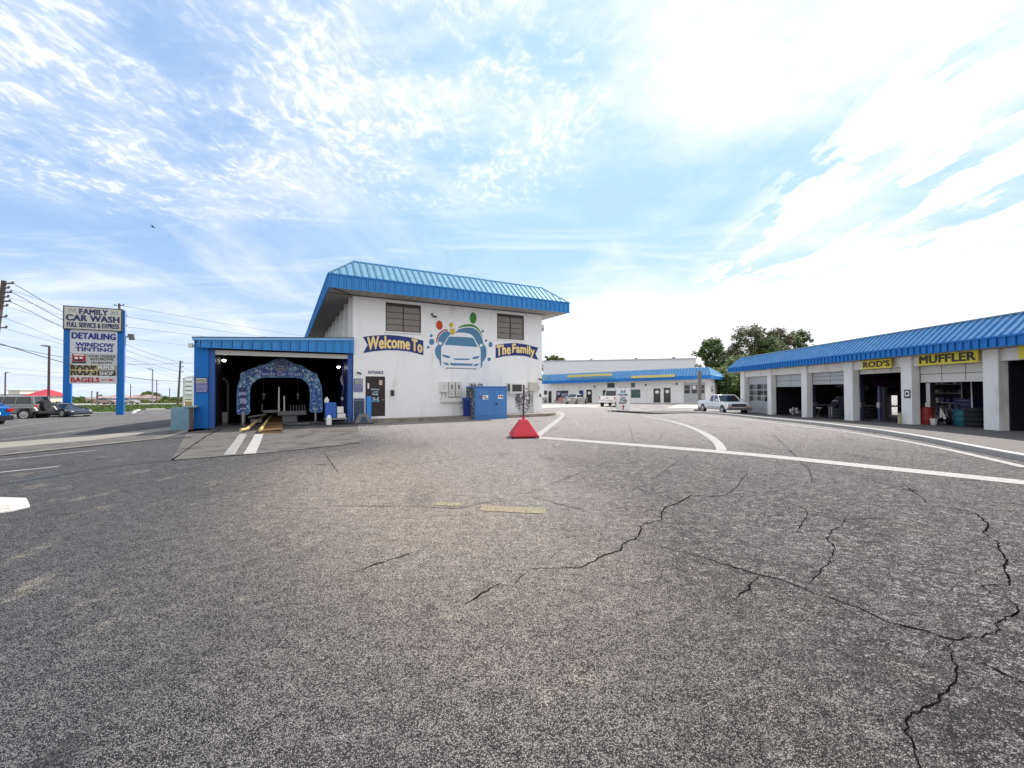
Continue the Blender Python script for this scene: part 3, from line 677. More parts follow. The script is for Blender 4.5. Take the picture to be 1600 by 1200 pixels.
def grid_window(parent, x0, x1, z0, z1, y, cols, rows, fm=BROWN, pm=PANE, fr=.05, dp=.12, top=.0, sill=True, name='window'):
    fm_ = MB()
    for a, b in ((x0, x0+fr), (x1-fr, x1)): fm_.box(a, b, y+.03, y+dp, z0, z1)
    for a, b in ((z0, z0+fr), (z1-fr-top, z1)): fm_.box(x0+fr, x1-fr, y+.03, y+dp, a, b)
    xs_ = [x0+fr+(x1-x0-2*fr)*i/cols for i in range(cols+1)]; zt = z1-fr-top; zs_ = [z0+fr+(zt-z0-fr)*i/rows for i in range(rows+1)]
    for x in xs_[1:-1]: fm_.box(x-fr*.4, x+fr*.4, y+.034, y+dp-.004, z0+fr, zt)
    for i, z in enumerate(zs_[1:-1]): fm_.box(x0+fr, x1-fr, y+.04+.008*(i % 2), y+dp-.008, z-fr*.22, z+fr*.22)
    wn = bpy.data.objects.new(name, None)
    o = fm_.build(name, fm, parent)
    MB().box(x0+fr, x1-fr, y+.07, y+.085, z0+fr, zt).build('pane', pm, o)
    if sill: MB().box(x0-.06, x1+.06, y-.07, y+.03, z0-.07, z0-.001).build('sill', WHITE, o)
    return o
grid_window(cw, *w1, 0, 2, 4, top=.12); grid_window(cw, *w2, 0, 2, 4, top=.12)
sdw = MB(); pl = MB()
for a, b, c, d in sw_:
    f = MB().box(.06, .12, a, a+.06, c, d).box(.06, .12, b-.06, b, c, d).box(.06, .12, a, b, d-.06, d).box(.06, .12, a, b, c, c+.06); f = f.build('window', BROWN, cw)
    MB().box(.09, .10, a+.05, b-.05, c+.05, d-.05).build('pane', GLASS, f)
for y in (.7, 2.45, 4.5, 6.8, 9.1, 11.6, 14.4): pl.box(-.14, -.002, y-.14, y+.14, 3.9, H-.02)
pl.build('pilaster', WHITEG, cw)
# door
a, b, c, d = dr
df = MB().box(a, a+.05, .04, .16, c, d).box(b-.05, b, .04, .16, c, d).box(a+.05, b-.05, .04, .16, d-.05, d); 
do_ = MB().box(a+.05, b-.05, .06, .10, c+.02, d-.05).box(a+.05, b-.05, .055, .06, c+.02, c+.2).build('door', mat('dark_door', (.022, .012, .014), .3, var=.4, vscale=3, stain=((.07, .03, .035), 3, .55, .5)), cw)
df.build('frame', BROWN, do_)
MB().cyl((b-.12, .055, 1.12), (b-.12, -.0, 1.12), .03, .03, 10).build('handle', STEEL, do_)
MB().box(a+.11, a+.19, .045, .0545, 1.7, 1.98).build('notice', LETW, do_)
MB().box(b-.3, b-.13, .045, .0545, 1.88, 2.14).build('notice', mat('pink_notice', (.62, .42, .38), .6), do_)
xc = (a+b)/2
text(do_, 'Welcome', xc-.2, xc+.2, 1.62, 1.71, XZ(.0545), mat('cyan_white_lettering', (.55, .78, .85), .5), .02)
text(do_, 'to the', xc-.12, xc+.14, 1.49, 1.58, XZ(.0545), MATS['cyan_white_lettering'], .02)
text(do_, 'Family', xc-.15, xc+.15, 1.34, 1.46, XZ(.0545), MATS['cyan_white_lettering'], .02)
def carlogo(parent, cx, cz, w_, y, m_line, m_fill, place=None, k=1.0):
    """small car-and-bubbles emblem: arcs for a car roof, two raised figures, oval of suds"""
    lo_ = MB(); f = MB(); yy = y
    def P_(u, v): return (cx+u*w_/2, cz+v*w_/2)
    flat(f, [P_(*q) for q in ellipse(0, -.25, .8, .32, 20)], yy, .003)
    lo_2 = [(-.75, -.1), (-.45, .12), (.45, .12), (.75, -.1), (.62, -.16), (.4, .02), (-.4, .02), (-.62, -.16)]
    flat(lo_, [P_(*q) for q in lo_2], yy-.0035, .003)
    for q in ([(-.8, .4), (-.62, .5), (-.35, .15), (-.5, .12)], [(.3, .15), (.55, .5), (.5, .7), (.68, .66), (.72, .3), (.5, .1)], [(-.85, -.25), (-.8, -.5), (-.55, -.62), (-.68, -.4)], [(.85, -.25), (.8, -.5), (.55, -.62), (.68, -.4)]):
        flat(lo_, [P_(*t) for t in q], yy-.0035, .003)
    flat(lo_, [P_(*q) for q in ellipse(-.25, .42, .13, .13, 10)], yy-.0035, .003)
    e = f.build('emblem', m_fill, parent); lo_.build('emblem_line', m_line, e); return e
carlogo(do_, xc+.02, 1.13, .42, .0545, MATS['cyan_white_lettering'], mat('teal_print', (.06, .25, .30), .5))
text(cw, 'ENTRANCE', .715, 1.457, 2.46, 2.61, XZ(-.002), NAVY, .035, .006)
# banners
def banner(tops, bots, notch_left, words, tcol):
    # tops/bots: photo pixels along the upper and lower edge
    T = [CW.on(*q) for q in tops]; Bt = [CW.on(*q) for q in bots]
    def edge_(E, x):
        for p, q in zip(E, E[1:]):
            if x <= q[0]: return p[1]+(q[1]-p[1])*(x-p[0])/(q[0]-p[0])
        return E[-1][1]
    xa, xb = T[0][0], T[-1][0]; nt = .22
    poly = [tuple(p) for p in T]+[tuple(p) for p in Bt[::-1]]
    if notch_left: poly.append((xa+nt, (T[0][1]+Bt[0][1])/2))
    else: poly.insert(len(T), (xb-nt, (T[-1][1]+Bt[-1][1])/2))
    def grow(k):
        cxm = (xa+xb)/2; out = []
        for x, z in poly:
            zm = (edge_(T, x)+edge_(Bt, x))/2; out.append((x+(k if x > cxm else -k), z+(k if z > zm+.02 else (-k if z < zm-.02 else 0))))
        return out
    m1 = MB(); flat(m1, grow(.045), -.002, .006); bo = m1.build('banner_border', MW, None)
    m2 = MB(); flat(m2, poly, -.009, .006); o = m2.build('banner', NAVYB, cw); bo.parent = o
    for wd, f0, f1 in words:
        u0, u1 = xa+(xb-xa)*f0, xa+(xb-xa)*f1
        desc = any(ch in wd for ch in 'yg')
        def wp_(u, v):
            lo_, hi = edge_(Bt, u), edge_(T, u); return u, lo_+(hi-lo_)*v
        v0 = .03 if desc else .14
        text(o, wd, u0, u1, v0, .92, lambda u, v, w_: (u, -.0155-w_, v), tcol, .036, .004, wp_, serif=True)
def B1(x, y): return 560+x/14.545, 510+y/14.545
def B2(x, y): return 765+x/18.82, 525+y/18.82
banner([B1(*q) for q in ((105, 238), (350, 208), (650, 192), (900, 210), (1150, 245), (1475, 325))], [B1(*q) for q in ((105, 605), (350, 565), (650, 540), (900, 545), (1150, 570), (1475, 655))], True, [('Welcome', .07, .76), ('To', .8, .975)], LETY)
banner([B2(*q) for q in ((175, 270), (450, 220), (750, 205), (1050, 245), (1430, 345))], [B2(*q) for q in ((175, 655), (450, 590), (750, 572), (1050, 590), (1430, 705))], False, [('The', .02, .33), ('Family', .38, .9)], LETY)
# mural traced onto the wall plane
def MU(x, y): return CW.on(660+x/10.908, 480+y/10.908)
def mural(layer, polys, m_, parent, name):
    mb = MB()
    for q in polys: flat(mb, [MU(*p) for p in q], -.002-.004*layer, .003)
    return mb.build(name, m_, parent)
def ell(cx, cy, rx, ry, rot=0): return ellipse(cx, cy, rx, ry, 22, R(rot))
murw = mural(0, [ell(288, 308, 70, 92, -8), ell(490, 306, 44, 56), ell(864, 185, 70, 110), ell(150, 485, 36, 36), ell(158, 590, 58, 66), ell(97, 682, 34, 34), ell(1027, 411, 28, 32), ell(1084, 569, 28, 30), ell(1160, 637, 46, 56), ell(1136, 888, 42, 42)], MW, cw, 'mural_halo')
out_b = [(262, 600), (265, 560), (285, 500), (320, 450), (370, 415), (420, 405), (480, 440), (560, 432), (590, 400), (630, 372), (700, 352), (790, 347), (860, 352), (920, 385), (970, 435), (1005, 500), (1030, 570), (1038, 620), (1075, 670), (1092, 740), (1088, 830), (1060, 900), (1025, 935), (1020, 1000), (1000, 1035), (990, 1030), (990, 750), (960, 690), (340, 660), (325, 690), (318, 1015), (300, 980), (285, 900), (245, 860), (218, 800), (215, 730), (230, 680), (265, 640)]
hal = [(235, 600), (240, 545), (265, 480), (310, 425), (370, 385), (430, 385), (470, 415), (560, 420), (600, 350), (680, 318), (790, 312), (880, 320), (960, 375), (1010, 440), (1045, 540), (1062, 620), (1105, 680), (1118, 750), (1108, 850), (1070, 930), (1040, 1050), (980, 1060), (330, 1035), (270, 930), (215, 880), (190, 800), (190, 720), (210, 660)]
mural(0, [hal], MW, cw, 'mural_halo')
mural(1, [out_b, ell(158, 590, 44, 54), ell(150, 485, 24, 26), ell(97, 682, 23, 24), ell(1160, 637, 34, 46), ell(1136, 888, 30, 32)], MB1, cw, 'mural_car_shadow')
mural(1, [ell(1027, 411, 17, 22), ell(1084, 569, 17, 20), ell(163, 120, 22, 22)], mat('slate_mural_paint', (.07, .10, .10), .8), cw, 'mural_bubble')
mural(1, [[(595, 368), (640, 325), (700, 300), (790, 290), (870, 298), (930, 335), (985, 400), (1015, 460), (1035, 525), (1005, 470), (965, 410), (915, 362), (860, 335), (790, 328), (700, 335), (640, 350)], ell(864, 185, 57, 98)], MG, cw, 'mural_green_figure')
mural(1, [ell(288, 308, 56, 80, -8)], MR, cw, 'mural_red_figure')
mural(1, [[(232, 600), (238, 540), (262, 470), (305, 415), (370, 378), (420, 378), (450, 395), (420, 398), (370, 402), (315, 440), (275, 495), (255, 560), (248, 605)]], MR2, cw, 'mural_red_arm')
car = [(318, 1020), (318, 700), (330, 665), (345, 650), (440, 500), (475, 462), (540, 440), (640, 432), (740, 438), (830, 465), (880, 520), (955, 660), (985, 700), (992, 760), (992, 1030)]
mural(2, [car, ell(303, 615, 32, 26, 25), ell(1000, 650, 30, 24, -25)], MW, cw, 'mural_car')
mural(3, [[(375, 640), (450, 500), (640, 505), (850, 520), (880, 545), (940, 680), (660, 660)], [(340, 805), (440, 825), (475, 850), (465, 870), (420, 865), (345, 840)], [(970, 830), (870, 845), (843, 870), (860, 885), (930, 878), (968, 855)], [(512, 868), (560, 875), (800, 875), (812, 885), (790, 902), (560, 900)], [(470, 950), (850, 962), (860, 980), (845, 1000), (490, 992), (468, 970)], [(345, 938), (435, 952), (455, 992), (390, 985)], [(970, 962), (885, 968), (870, 1008), (930, 1000)]], MB1, cw, 'mural_car_glass')
mural(3, [ell(490, 306, 32, 46), [(470, 380), (500, 362), (545, 368), (555, 400), (550, 445), (515, 482), (490, 440), (472, 415)]], MY, cw, 'mural_yellow_figure')
mural(1, [[(405, 1030), (915, 1045), (915, 1075), (905, 1075), (900, 1060), (420, 1045), (415, 1062), (405, 1062)]], mat('grey_line_paint', (.22, .22, .22), .8), cw, 'mural_line')
# round line drawing low on the wall
def LM(x, y): return CW.on(780+x/17.143, 590+y/17.143)
random.seed(3)
e = MB(); flat(e, [LM(660+235*math.cos(t), 610+340*math.sin(t)) for t in [6.283*i/28 for i in range(28)]], -.002, .003)
ov = e.build('oval_drawing', MW, cw); e = MB()
for k in range(190):
    t = random.choice((0, math.pi))+random.gauss(0, .75); r = random.uniform(.30, 1.0); x, y = 660+235*r*math.cos(t), 620+330*r*math.sin(t)
    pts = [Vector((x, y, 0))]; a_ = random.uniform(0, 6.28)
    for j in range(5): a_ += random.uniform(-1.1, 1.1); pts.append(pts[-1]+Vector((math.cos(a_), math.sin(a_), 0))*random.uniform(14, 34))
    for p, q in zip(pts, pts[1:]):
        if math.hypot((q.x-660)/235, (q.y-610)/340) > 1: break
        d = (q-p).normalized(); nn = Vector((-d.y, d.x, 0))*random.uniform(4, 9)
        flat(e, [LM(*(p+nn).xy), LM(*(q+nn*.6).xy), LM(*(q-nn*.6).xy), LM(*(p-nn).xy)], -.0055-.0004*(k % 6), .002)
for k in range(40):
    if k % 5 < 4:
        t0_, t1_ = 6.283*k/40, 6.283*(k+1)/40
        flat(e, [LM(660+r_*math.cos(q), 610+r_*1.447*math.sin(q)) for q, r_ in ((t0_, 228), (t1_, 228), (t1_, 237), (t0_, 237))], -.0055, .002)
e.build('drawing_line', mat('charcoal_line', (.10, .10, .11), .8), ov)
# small fixtures on the wall
def cam_fixture(px, py, label, sc=1.0):
    x, z = CW.on(px, py); t = thing('security_camera', label, 'security camera', CW.w(x, -.0, z), CW.rz)
    MB().cyl((0, -.001, 0), (0, -.09, 0), .05*sc, .05*sc, 10).build('mount', GREY, t)
    MB().cyl((.02, -.1, -.02), (.14, -.24, -.07), .05*sc, .045*sc, 10).build('housing', BLACK, t)
    return t
cam_fixture(676, 494, 'dark security camera on white wall beside the left upper window')
cam_fixture(841, 592, 'dark security camera on white wall above the beige electric box')
cam_fixture(558.5, 582, 'dark security camera on white wall left of ENTRANCE lettering', .9)
def wallthing(name, label, cat, px, py):
    x, z = CW.on(px, py); return thing(name, label, cat, CW.w(x, 0, z), CW.rz)
t = thing('notice_board', 'dark blue wash price board with white sheet below, left of the entrance door', 'sign', CW.w(.23, 0, 0), CW.rz)
def price_board(t, x0, x1, z0, z1, y=-.03):
    MB().box(x0, x1, y, y+.028, z0, z1).build('panel', NAVYB, t)
    mm = [mat('pale_yellow_print', (.62, .62, .35), .6), mat('lilac_print', (.42, .40, .62), .6)]
    zz = z1-.05; k = 0; random.seed(5)
    while zz > z0+.04:
        h = (z1-z0)*.05; e = MB(); xx = x0+.03
        while xx < x1-.05: w_ = random.uniform(.03, .09); e.box(xx, min(xx+w_, x1-.02), y-.004, y-.001, zz-h, zz); xx += w_+.015
        e.build('print_line', mm[0 if k < 4 else 1] if k else LETW, t); zz -= h*1.7; k += 1
price_board(t, -.21, .21, 1.53, 2.20)
MB().box(-.24, .2, -.02, -.001, 1.22, 1.5).build('sheet', LETW, t)
bp_ = thing('painted_wall_panel', 'grimy dark blue painted panel low on the wall beside the bay', 'panel', CW.w(.02, 0, 0), CW.rz)
MB().box(.0, .50, -.03, -.001, -.02, 1.2).build('sheet', BLUEG, bp_, bevel=.004)
MB().box(.02, .48, -.036, -.031, 1.10, 1.13).build('trim', GREY, bp_)
# blue board and A-shaped stand
p = gp(573.5, 656); t = thing('blue_post', 'narrow bright blue board standing beside the entrance door', 'post', CW.w(.62, -.75, .165), CW.rz)
MB().box(-.11, .11, -.03, .03, 0, 1.15).build('board', mat('bright_blue_paint', (.03, .24, .72), .5, var=.1), t, bevel=.005)
MB().box(-.16, .16, -.12, .12, 0, .03).build('foot', GREY, t)
p = gp(568, 662.5); t = thing('barrier_foot', 'low grey trapezoid stand on the ground by the bay corner', 'stand', p, CW.rz)
q = MB(); q.prism([(-.42, -.05, 0), (.42, -.05, 0), (.2, -.05, .46), (-.18, -.05, .46)], (0, .1, 0)); q.build('plate', mat('dirty_grey_plastic', (.20, .19, .19), .7, var=.3, vscale=8, stain=((.05, .05, .05), 10, .5, .8)), t, bevel=.01)
MB().box(-.46, .46, -.18, .18, 0, .05).build('base', BLACK, t)
MB().prism([(-.2, -.054, .08), (.2, -.054, .08), (.08, -.054, .36), (-.06, -.054, .36)], (0, -.006, 0)).build('panel', BLUEG, t)
t = wallthing('mailbox', 'small black box on white wall right of the entrance door', 'box', 612.8, 614)
MB().box(-.08, .08, -.12, -.002, -.15, .12).build('body', BLACK, t, bevel=.012); MB().box(-.09, .09, -.135, -.002, .122, .15).build('lid', mat('charcoal', (.05, .05, .055), .5), t)
# electric meters
for k, (xa, xb, za, zb, lab) in enumerate(((4.50, 4.94, 1.50, 2.07, 'widest pale electric box, leftmost of the three above the white trough'), (4.98, 5.34, 1.24, 2.07, 'electric meter box between the wide box and the right meter'), (5.40, 5.76, 1.24, 2.07, 'electric meter box, rightmost of the three above the white trough'))):
    t = thing('electric_meter', lab, 'meter box', CW.w((xa+xb)/2, 0, za), CW.rz, 'meter boxes on the white wall'); h = (xb-xa)/2; hh = zb-za
    MB().box(-h, h, -.16, -.002, 0, hh).build('box', CREAM if k else WHITEG, t, bevel=.01)
    if k: MB().box(-h*.62, h*.62, -.168, -.161, hh*.42, hh*.92).build('cover', WHITEG, t); MB().box(-.04, .04, -.175, -.169, hh*.5, hh*.82).build('dial', BLACK, t); MB().box(-h*.4, h*.3, -.168, -.161, hh*.16, hh*.2).build('label_strip', GREY, t)
    else: MB().box(-.1, .02, -.166, -.161, hh*.5, hh*.56).box(.0, .09, -.166, -.161, hh*.3, hh*.36).box(-.02, .1, -.166, -.161, hh*.66, hh*.70).build('label_strip', GREY, t)
    e = MB()
    for q in ((-.11, .0), (.1, .0)): e.cyl((q[0], -.07, 0), (q[0], -.07, -(za-1.18)), .022, .022, 8)
    e.build('conduit', GREY, t)
t = thing('wiring_trough', 'long horizontal white metal trough below the meter boxes', 'trough', CW.w(4.52, 0, .93), CW.rz)
MB().box(0, 1.95, -.17, -.002, 0, .24).build('body', WHITEG, t, bevel=.01); MB().cyl((1.35, -.07, 0), (1.35, -.07, -.78), .02, .02, 8).cyl((1.5, -.07, 0), (1.5, -.07, -.78), .02, .02, 8).box(1.25, 1.6, -.1, -.002, -.35, -.30).build('conduit', GREY, t)
t = thing('breaker_box', 'pale box with dark gauges behind the blue cabinet top', 'electric box', CW.w(6.25, 0, 1.55), CW.rz)
MB().box(0, .42, -.14, -.002, 0, .5).build('box', CREAM, t, bevel=.01); MB().cyl((.12, -.142, .33), (.12, -.16, .33), .07).cyl((.3, -.142, .33), (.3, -.16, .33), .06).box(.05, .16, -.15, -.142, .06, .16).build('dial', BLACK, t)
MB().tube([(.5, -.05, .2), (.62, -.05, .42), (.85, -.05, .36), (.8, -.05, .2)], .035).build('pipe', GREY, t)
t = thing('air_conditioner', 'window air conditioner unit poking out of the white wall', 'air conditioner', CW.w(8.74, 0, 1.45), CW.rz)
MB().box(0, .86, -.45, -.002, 0, .56).build('casing', WHITEG, t, bevel=.012); MB().box(.12, .78, -.458, -.451, .06, .48).build('grille', mat('dark_grille', (.05, .045, .04), .6, var=.4, vscale=30), t)
MB().box(-.006, -.001, -.4, -.08, .08, .5).build('side_vent', mat('grey_vent', (.13, .12, .11), .6), t); MB().box(-.03, .9, -.44, -.003, -.06, -.001).build('bracket', WHITEG, t)
t = thing('utility_box', 'beige electric box on the wall near the right corner', 'electric box', CW.w(10.22, 0, 1.52), CW.rz)
MB().box(0, .62, -.26, -.002, 0, .56).build('box', BEIGE, t, bevel=.012); MB().cyl((.16, -.08, 0), (.16, -.08, -1.34), .03, .03, 8).cyl((.34, -.08, 0), (.34, -.08, -1.34), .05, .05, 8).build('conduit', WHITEG, t); MB().box(.63, .72, -.2, -.05, .1, .35).build('switch', GREY, t)
for lab, z0, z1, dx in (('small floodlight high on the right corner of the white building', 5.35, 5.75, .22), ('slim pale utility box on the right edge of the white building', 3.0, 3.5, .14)):
    t = thing('corner_light', lab, 'light', CW.w(W, .12, z0), CW.rz); MB().box(.002, dx, -.05, .1, 0, z1-z0).build('body', WHITEG, t, bevel=.01); MB().box(.03, dx-.01, -.056, -.051, .06, .2).build('lens', GREY, t)
t = thing('corner_switch', 'small dark switch on the white wall at the right corner', 'switch', CW.w(11.12, 0, 1.25), CW.rz); MB().box(-.05, .05, -.05, -.002, -.1, .1).build('body', BLACK, t, bevel=.01); MB().box(-.02, .02, -.056, -.051, -.03, .03).build('button', GREY, t)
# ------------------------------------------------------------------ blue cabinet, bin, red stand
c0 = gp(741.5, 656.2); c1 = gp(790.5, 654.2)
cl = (c1-c0).length; ct = thing('blue_cabinet', 'large blue double-door metal cabinet standing against the white wall', 'cabinet', c0, CW.rz)
cl = 1.98; ch = 1.76
MB().box(0, cl, 0, 1.15, .07, ch).build('body', CABB, ct, bevel=.015)
MB().box(-.03, cl+.03, -.04, 1.18, ch+.001, ch+.05).build('top', CABB, ct, bevel=.01)
MB().box(.02, cl-.02, -.02, 1.1, 0, .068).build('plinth', CABB, ct)
for a, b in ((.05, cl*.585-.01), (cl*.585+.01, cl-.05)):
    d_ = MB().box(a, b, -.022, -.002, .22, ch-.1).build('door', CABB, ct, bevel=.006)
    if a > .5: MB().box(a+.1, a+.19, -.06, -.023, .8, .9).build('handle', BLACK, d_)
e = MB(); e.box(.28, .4, -.027, -.0225, 1.16, 1.30)
e.build('sticker', mat('maroon_sticker', (.2, .02, .08), .5), ct)
MB().box(.48, .8, -.027, -.0225, 1.10, 1.32).box(1.4, 1.72, -.027, -.0225, 1.12, 1.32).build('sticker', LETW, ct)
MB().box(.52, .66, -.031, -.0275, 1.2, 1.28).box(1.44, 1.56, -.031, -.0275, 1.2, 1.28).build('sticker_print', LETR, ct)
MB().box(.6, .76, -.031, -.0275, 1.13, 1.18).box(1.6, 1.69, -.031, -.0275, 1.16, 1.28).build('sticker_print', LETK, ct)
e = MB(); random.seed(11)
for k in range(60): y, z = random.uniform(.03, 1.1), random.uniform(.15, ch-.1); e.box(-.006, -.001, y, y+random.uniform(.02, .09), z, z+random.uniform(.02, .1))
e.build('graffiti_mark', mat('pale_scuff', (.42, .42, .42), .7), ct)
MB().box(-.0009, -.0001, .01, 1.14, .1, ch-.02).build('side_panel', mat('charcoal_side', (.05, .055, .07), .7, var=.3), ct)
bn_ = thing('trash_bin', 'dark blue round trash bin left of the blue cabinet', 'bin', CW.w(5.92, -.70, .165), CW.rz)
MB().lathe([(.25, 0), (.27, .04), (.32, .88), (.34, .9), (.34, .95), (.31, .95), (.28, .5), (.24, .08)], n=20).build('barrel', BINB, bn_, smooth=True)
MB().lathe([(.345, .96), (.35, 1.0), (.30, 1.03), (.0, 1.035)], n=20).build('rim', BINB, bn_)
rp = gp(818, 683); rs = thing('red_sign_base', 'red pyramid-shaped weighted base with an empty brown pole on the asphalt', 'sign base', rp, R(8))
b0, t0 = .44, .13
MB().loft([[(-b0, -b0, .04), (b0, -b0, .04), (b0, b0, .04), (-b0, b0, .04)], [(-b0, -b0, .10), (b0, -b0, .10), (b0, b0, .10), (-b0, b0, .10)], [(-t0, -t0, .60), (t0, -t0, .60), (t0, t0, .60), (-t0, t0, .60)]]).build('base', RED, rs, bevel=.02)
MB().cyl((0, 0, .6), (0, 0, .72), .045).build('collar', RED, rs); MB().cyl((0, 0, .72), (.015, 0, 1.78), .03, .03, 8).build('pole', DKRED, rs)
for s in (-1, 1): MB().cyl((s*.42-.03, -.4, .045), (s*.42+.03, -.4, .045), .045, .045, 12).build('caster', RUB, rs)
# ================================================================== WASH BAY
by = thing('wash_bay', 'blue open-fronted car wash tunnel attached left of the white building', 'car wash bay', CW.loc, CW.rz)
BD = 20
mb = MB(); mb.box(-6.4, -5.9, .0, .35, -.1, 3.9); mb.build('pillar', BLUED, by)
for a_, b_ in ((-5.898, -5.69), (-.245, 0)): MB().box(a_, b_, .10, .5, -.1, 3.45).build('jamb', mat('blue_grimy_jamb', (.012, .10, .38), .5, var=.2, stain=((.10, .10, .11), 2.2, .44, .8), streak=True), by)
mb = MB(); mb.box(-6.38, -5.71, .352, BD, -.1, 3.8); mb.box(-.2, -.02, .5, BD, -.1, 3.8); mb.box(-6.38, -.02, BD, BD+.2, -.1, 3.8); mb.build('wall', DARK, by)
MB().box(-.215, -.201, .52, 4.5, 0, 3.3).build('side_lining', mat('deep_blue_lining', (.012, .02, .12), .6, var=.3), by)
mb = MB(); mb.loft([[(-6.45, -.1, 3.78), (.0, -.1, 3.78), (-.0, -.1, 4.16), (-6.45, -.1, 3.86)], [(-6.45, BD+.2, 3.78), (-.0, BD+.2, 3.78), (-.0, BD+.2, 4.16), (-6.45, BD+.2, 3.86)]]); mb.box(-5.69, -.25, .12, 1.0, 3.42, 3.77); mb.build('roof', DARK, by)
fa = MB()
zt = lambda x: 4.10+(x)*(4.10-3.76)/6.4
fa.prism([(-6.28, -.16, 3.49), (-.0, -.16, 3.49), (-.0, -.16, zt(0)), (-6.28, -.16, zt(-6.28))], (0, .05, 0))
x = -6.2
jt = MB()
while x < -.02: fa.box(x-.022, x+.022, -.22, -.161, 3.50, zt(x)-.01); jt.box(x+.023, min(x+.05, -.001), -.166, -.1605, 3.50, zt(x)-.012); x += .375
fa.box(-6.3, -.0, -.19, -.1, 3.46, 3.488); jt.build('panel_joint', MATS['joint_shadow_blue'], fa.build('fascia', BLUE, by))
MB().prism([(-6.43, -.22, zt(-6.43)+.001), (-.0, -.22, zt(0)+.001), (-.0, -.22, zt(0)+.10), (-6.43, -.22, zt(-6.43)+.10)], (0, .3, 0)).build('flashing', TRIMB, by)
MB().prism([(-6.46, -.2, zt(-6.46)+.102), (-.0, -.2, zt(0)+.102), (-.0, -.2, zt(0)+.15), (-6.46, -.2, zt(-6.46)+.15)], (0, .25, 0)).build('roof_edge', mat('dark_edge', (.05, .07, .09), .6), by)
MB().box(-5.688, -.247, .14, .3, 3.2, 3.4).box(-5.688, -.247, .13, .139, 3.29, 3.31).build('shutter', CREAM, by)
# interior objects
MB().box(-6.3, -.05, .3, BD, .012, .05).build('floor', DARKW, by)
gr = MB()
x = -4.6
while x < -.9: gr.box(x, x+.05, -.28, -.08, .012, .03); x += .095
gr.build('drain_grate', mat('rusty_grate', (.16, .12, .09), .6, .3), by)
for lab, px, py in (('lit lamp under the left part of the bay ceiling', 350, 563), ('lit lamp under the right part of the bay ceiling', 529, 573.5)):
    x, z = CW.on(px, py, 2.0); t = thing('ceiling_lamp', lab, 'lamp', CW.w(x, 2.0, z), CW.rz, 'lit lamps in the wash bay')
    MB().lathe([(.0, -.07), (.05, -.06), (.075, -.02), (.07, .03), (.03, .06)], n=12).build('bulb', mat('lit_lamp', (1, .95, .85), .5, emit=14), t, smooth=True)
    MB().cyl((0, 0, .06), (0, 0, 3.75-z), .015, .015, 6).lathe([(.1, .03), (.12, .05), (.04, .10)], n=12).build('fitting', GREY, t)
def AR(x, y, off=2.0): return CW.on(340+x/7.273, 540+y/7.273, off)
ar = thing('entrance_arch', 'blue bubble-covered Family Car Wash arch inside the bay', 'arch sign', CW.loc, CW.rz)
outer = [(222, 770), (222, 560), (235, 450), (262, 385), (262, 318), (300, 305), (340, 285), (400, 262), (460, 245), (478, 225), (530, 222), (600, 190), (640, 165), (680, 155), (720, 150), (770, 158), (830, 190), (900, 222), (960, 228), (980, 250), (1060, 300), (1125, 325), (1130, 350), (1150, 400), (1175, 460), (1185, 560), (1188, 735), (1175, 755), (1065, 755), (1052, 740), (1055, 540), (1045, 470), (1010, 410), (950, 370), (880, 358), (520, 358), (440, 385), (390, 430), (368, 480), (362, 560), (360, 760), (345, 778), (235, 780)]
am = MB(); am.prism([(AR(*q)[0], 1.96, AR(*q)[1]) for q in outer], (0, .12, 0)); am.build('arch_panel', mat('arch_blue', (.025, .08, .34), .45, var=.35, vscale=6, stain=((.14, .26, .56), 10, .5, .6)), ar)
MB().cyl(CWl := (AR(290, 780)[0], 2.02, .04), (AR(290, 780)[0], 2.02, .6), .1, .1, 14).build('post', STEEL, ar)
MB().cyl((AR(1113, 770)[0], 2.02, .04), (AR(1113, 770)[0], 2.02, .6), .07, .07, 14).build('post', STEEL, ar)
random.seed(21)
def inpoly(x, y, poly):
    c = False
    for a, b in zip(poly, poly[1:]+poly[:1]):
        if (a[1] > y) != (b[1] > y) and x < a[0]+(b[0]-a[0])*(y-a[1])/(b[1]-a[1]): c = not c
    return c
groups = [MB(), MB(), MB()]; k = 0
while k < 420:
    x, y = random.uniform(225, 1185), random.uniform(155, 750)
    if not inpoly(x, y, outer) or (475 < x < 960 and 290 < y < 350) or math.hypot(x-722, y-230) < 85: continue
    leg = y > 470
    if leg and x > 1052 and random.random() < .5: continue
    if 240 < x < 345 and y > 470 and random.random() < .8: continue
    r = random.uniform(3, 9) if random.random() < .85 else random.uniform(10, 16)
    cx_, cz_ = AR(x, y, 1.95); rr = r/7.273/641.25*20.5
    gg = groups[random.choice((0, 0, 1, 2))]; flat(gg, ellipse(cx_, cz_, rr, rr, 9), 1.957-.0006*(k % 8), .003); k += 1
for q, c in zip(groups, (mat('bubble_pale', (.42, .60, .72), .3), mat('bubble_mid', (.14, .34, .58), .3), mat('bubble_teal', (.10, .36, .38), .3))): q.build('bubbles', c, ar)
ed = MB(); ppts = [AR(*q) for q in outer]
for a, b in zip(ppts, ppts[1:]+ppts[:1]): ed.cyl((a[0], 1.95, a[1]), (b[0], 1.95, b[1]), .022, .022, 6)
ed.build('arch_rim', mat('arch_rim_blue', (.16, .34, .60), .4), ar)
cx_, cz_ = AR(722, 232, 1.94); ring = MB(); flat(ring, ellipse(cx_, cz_, .31, .31, 28), 1.944, .01); er = ring.build('emblem', mat('emblem_grey_blue', (.28, .33, .48), .5), ar)
ring = MB(); flat(ring, ellipse(cx_, cz_, .26, .26, 28), 1.933, .004); ring.build('emblem_face', mat('emblem_face', (.12, .16, .28), .5), er)
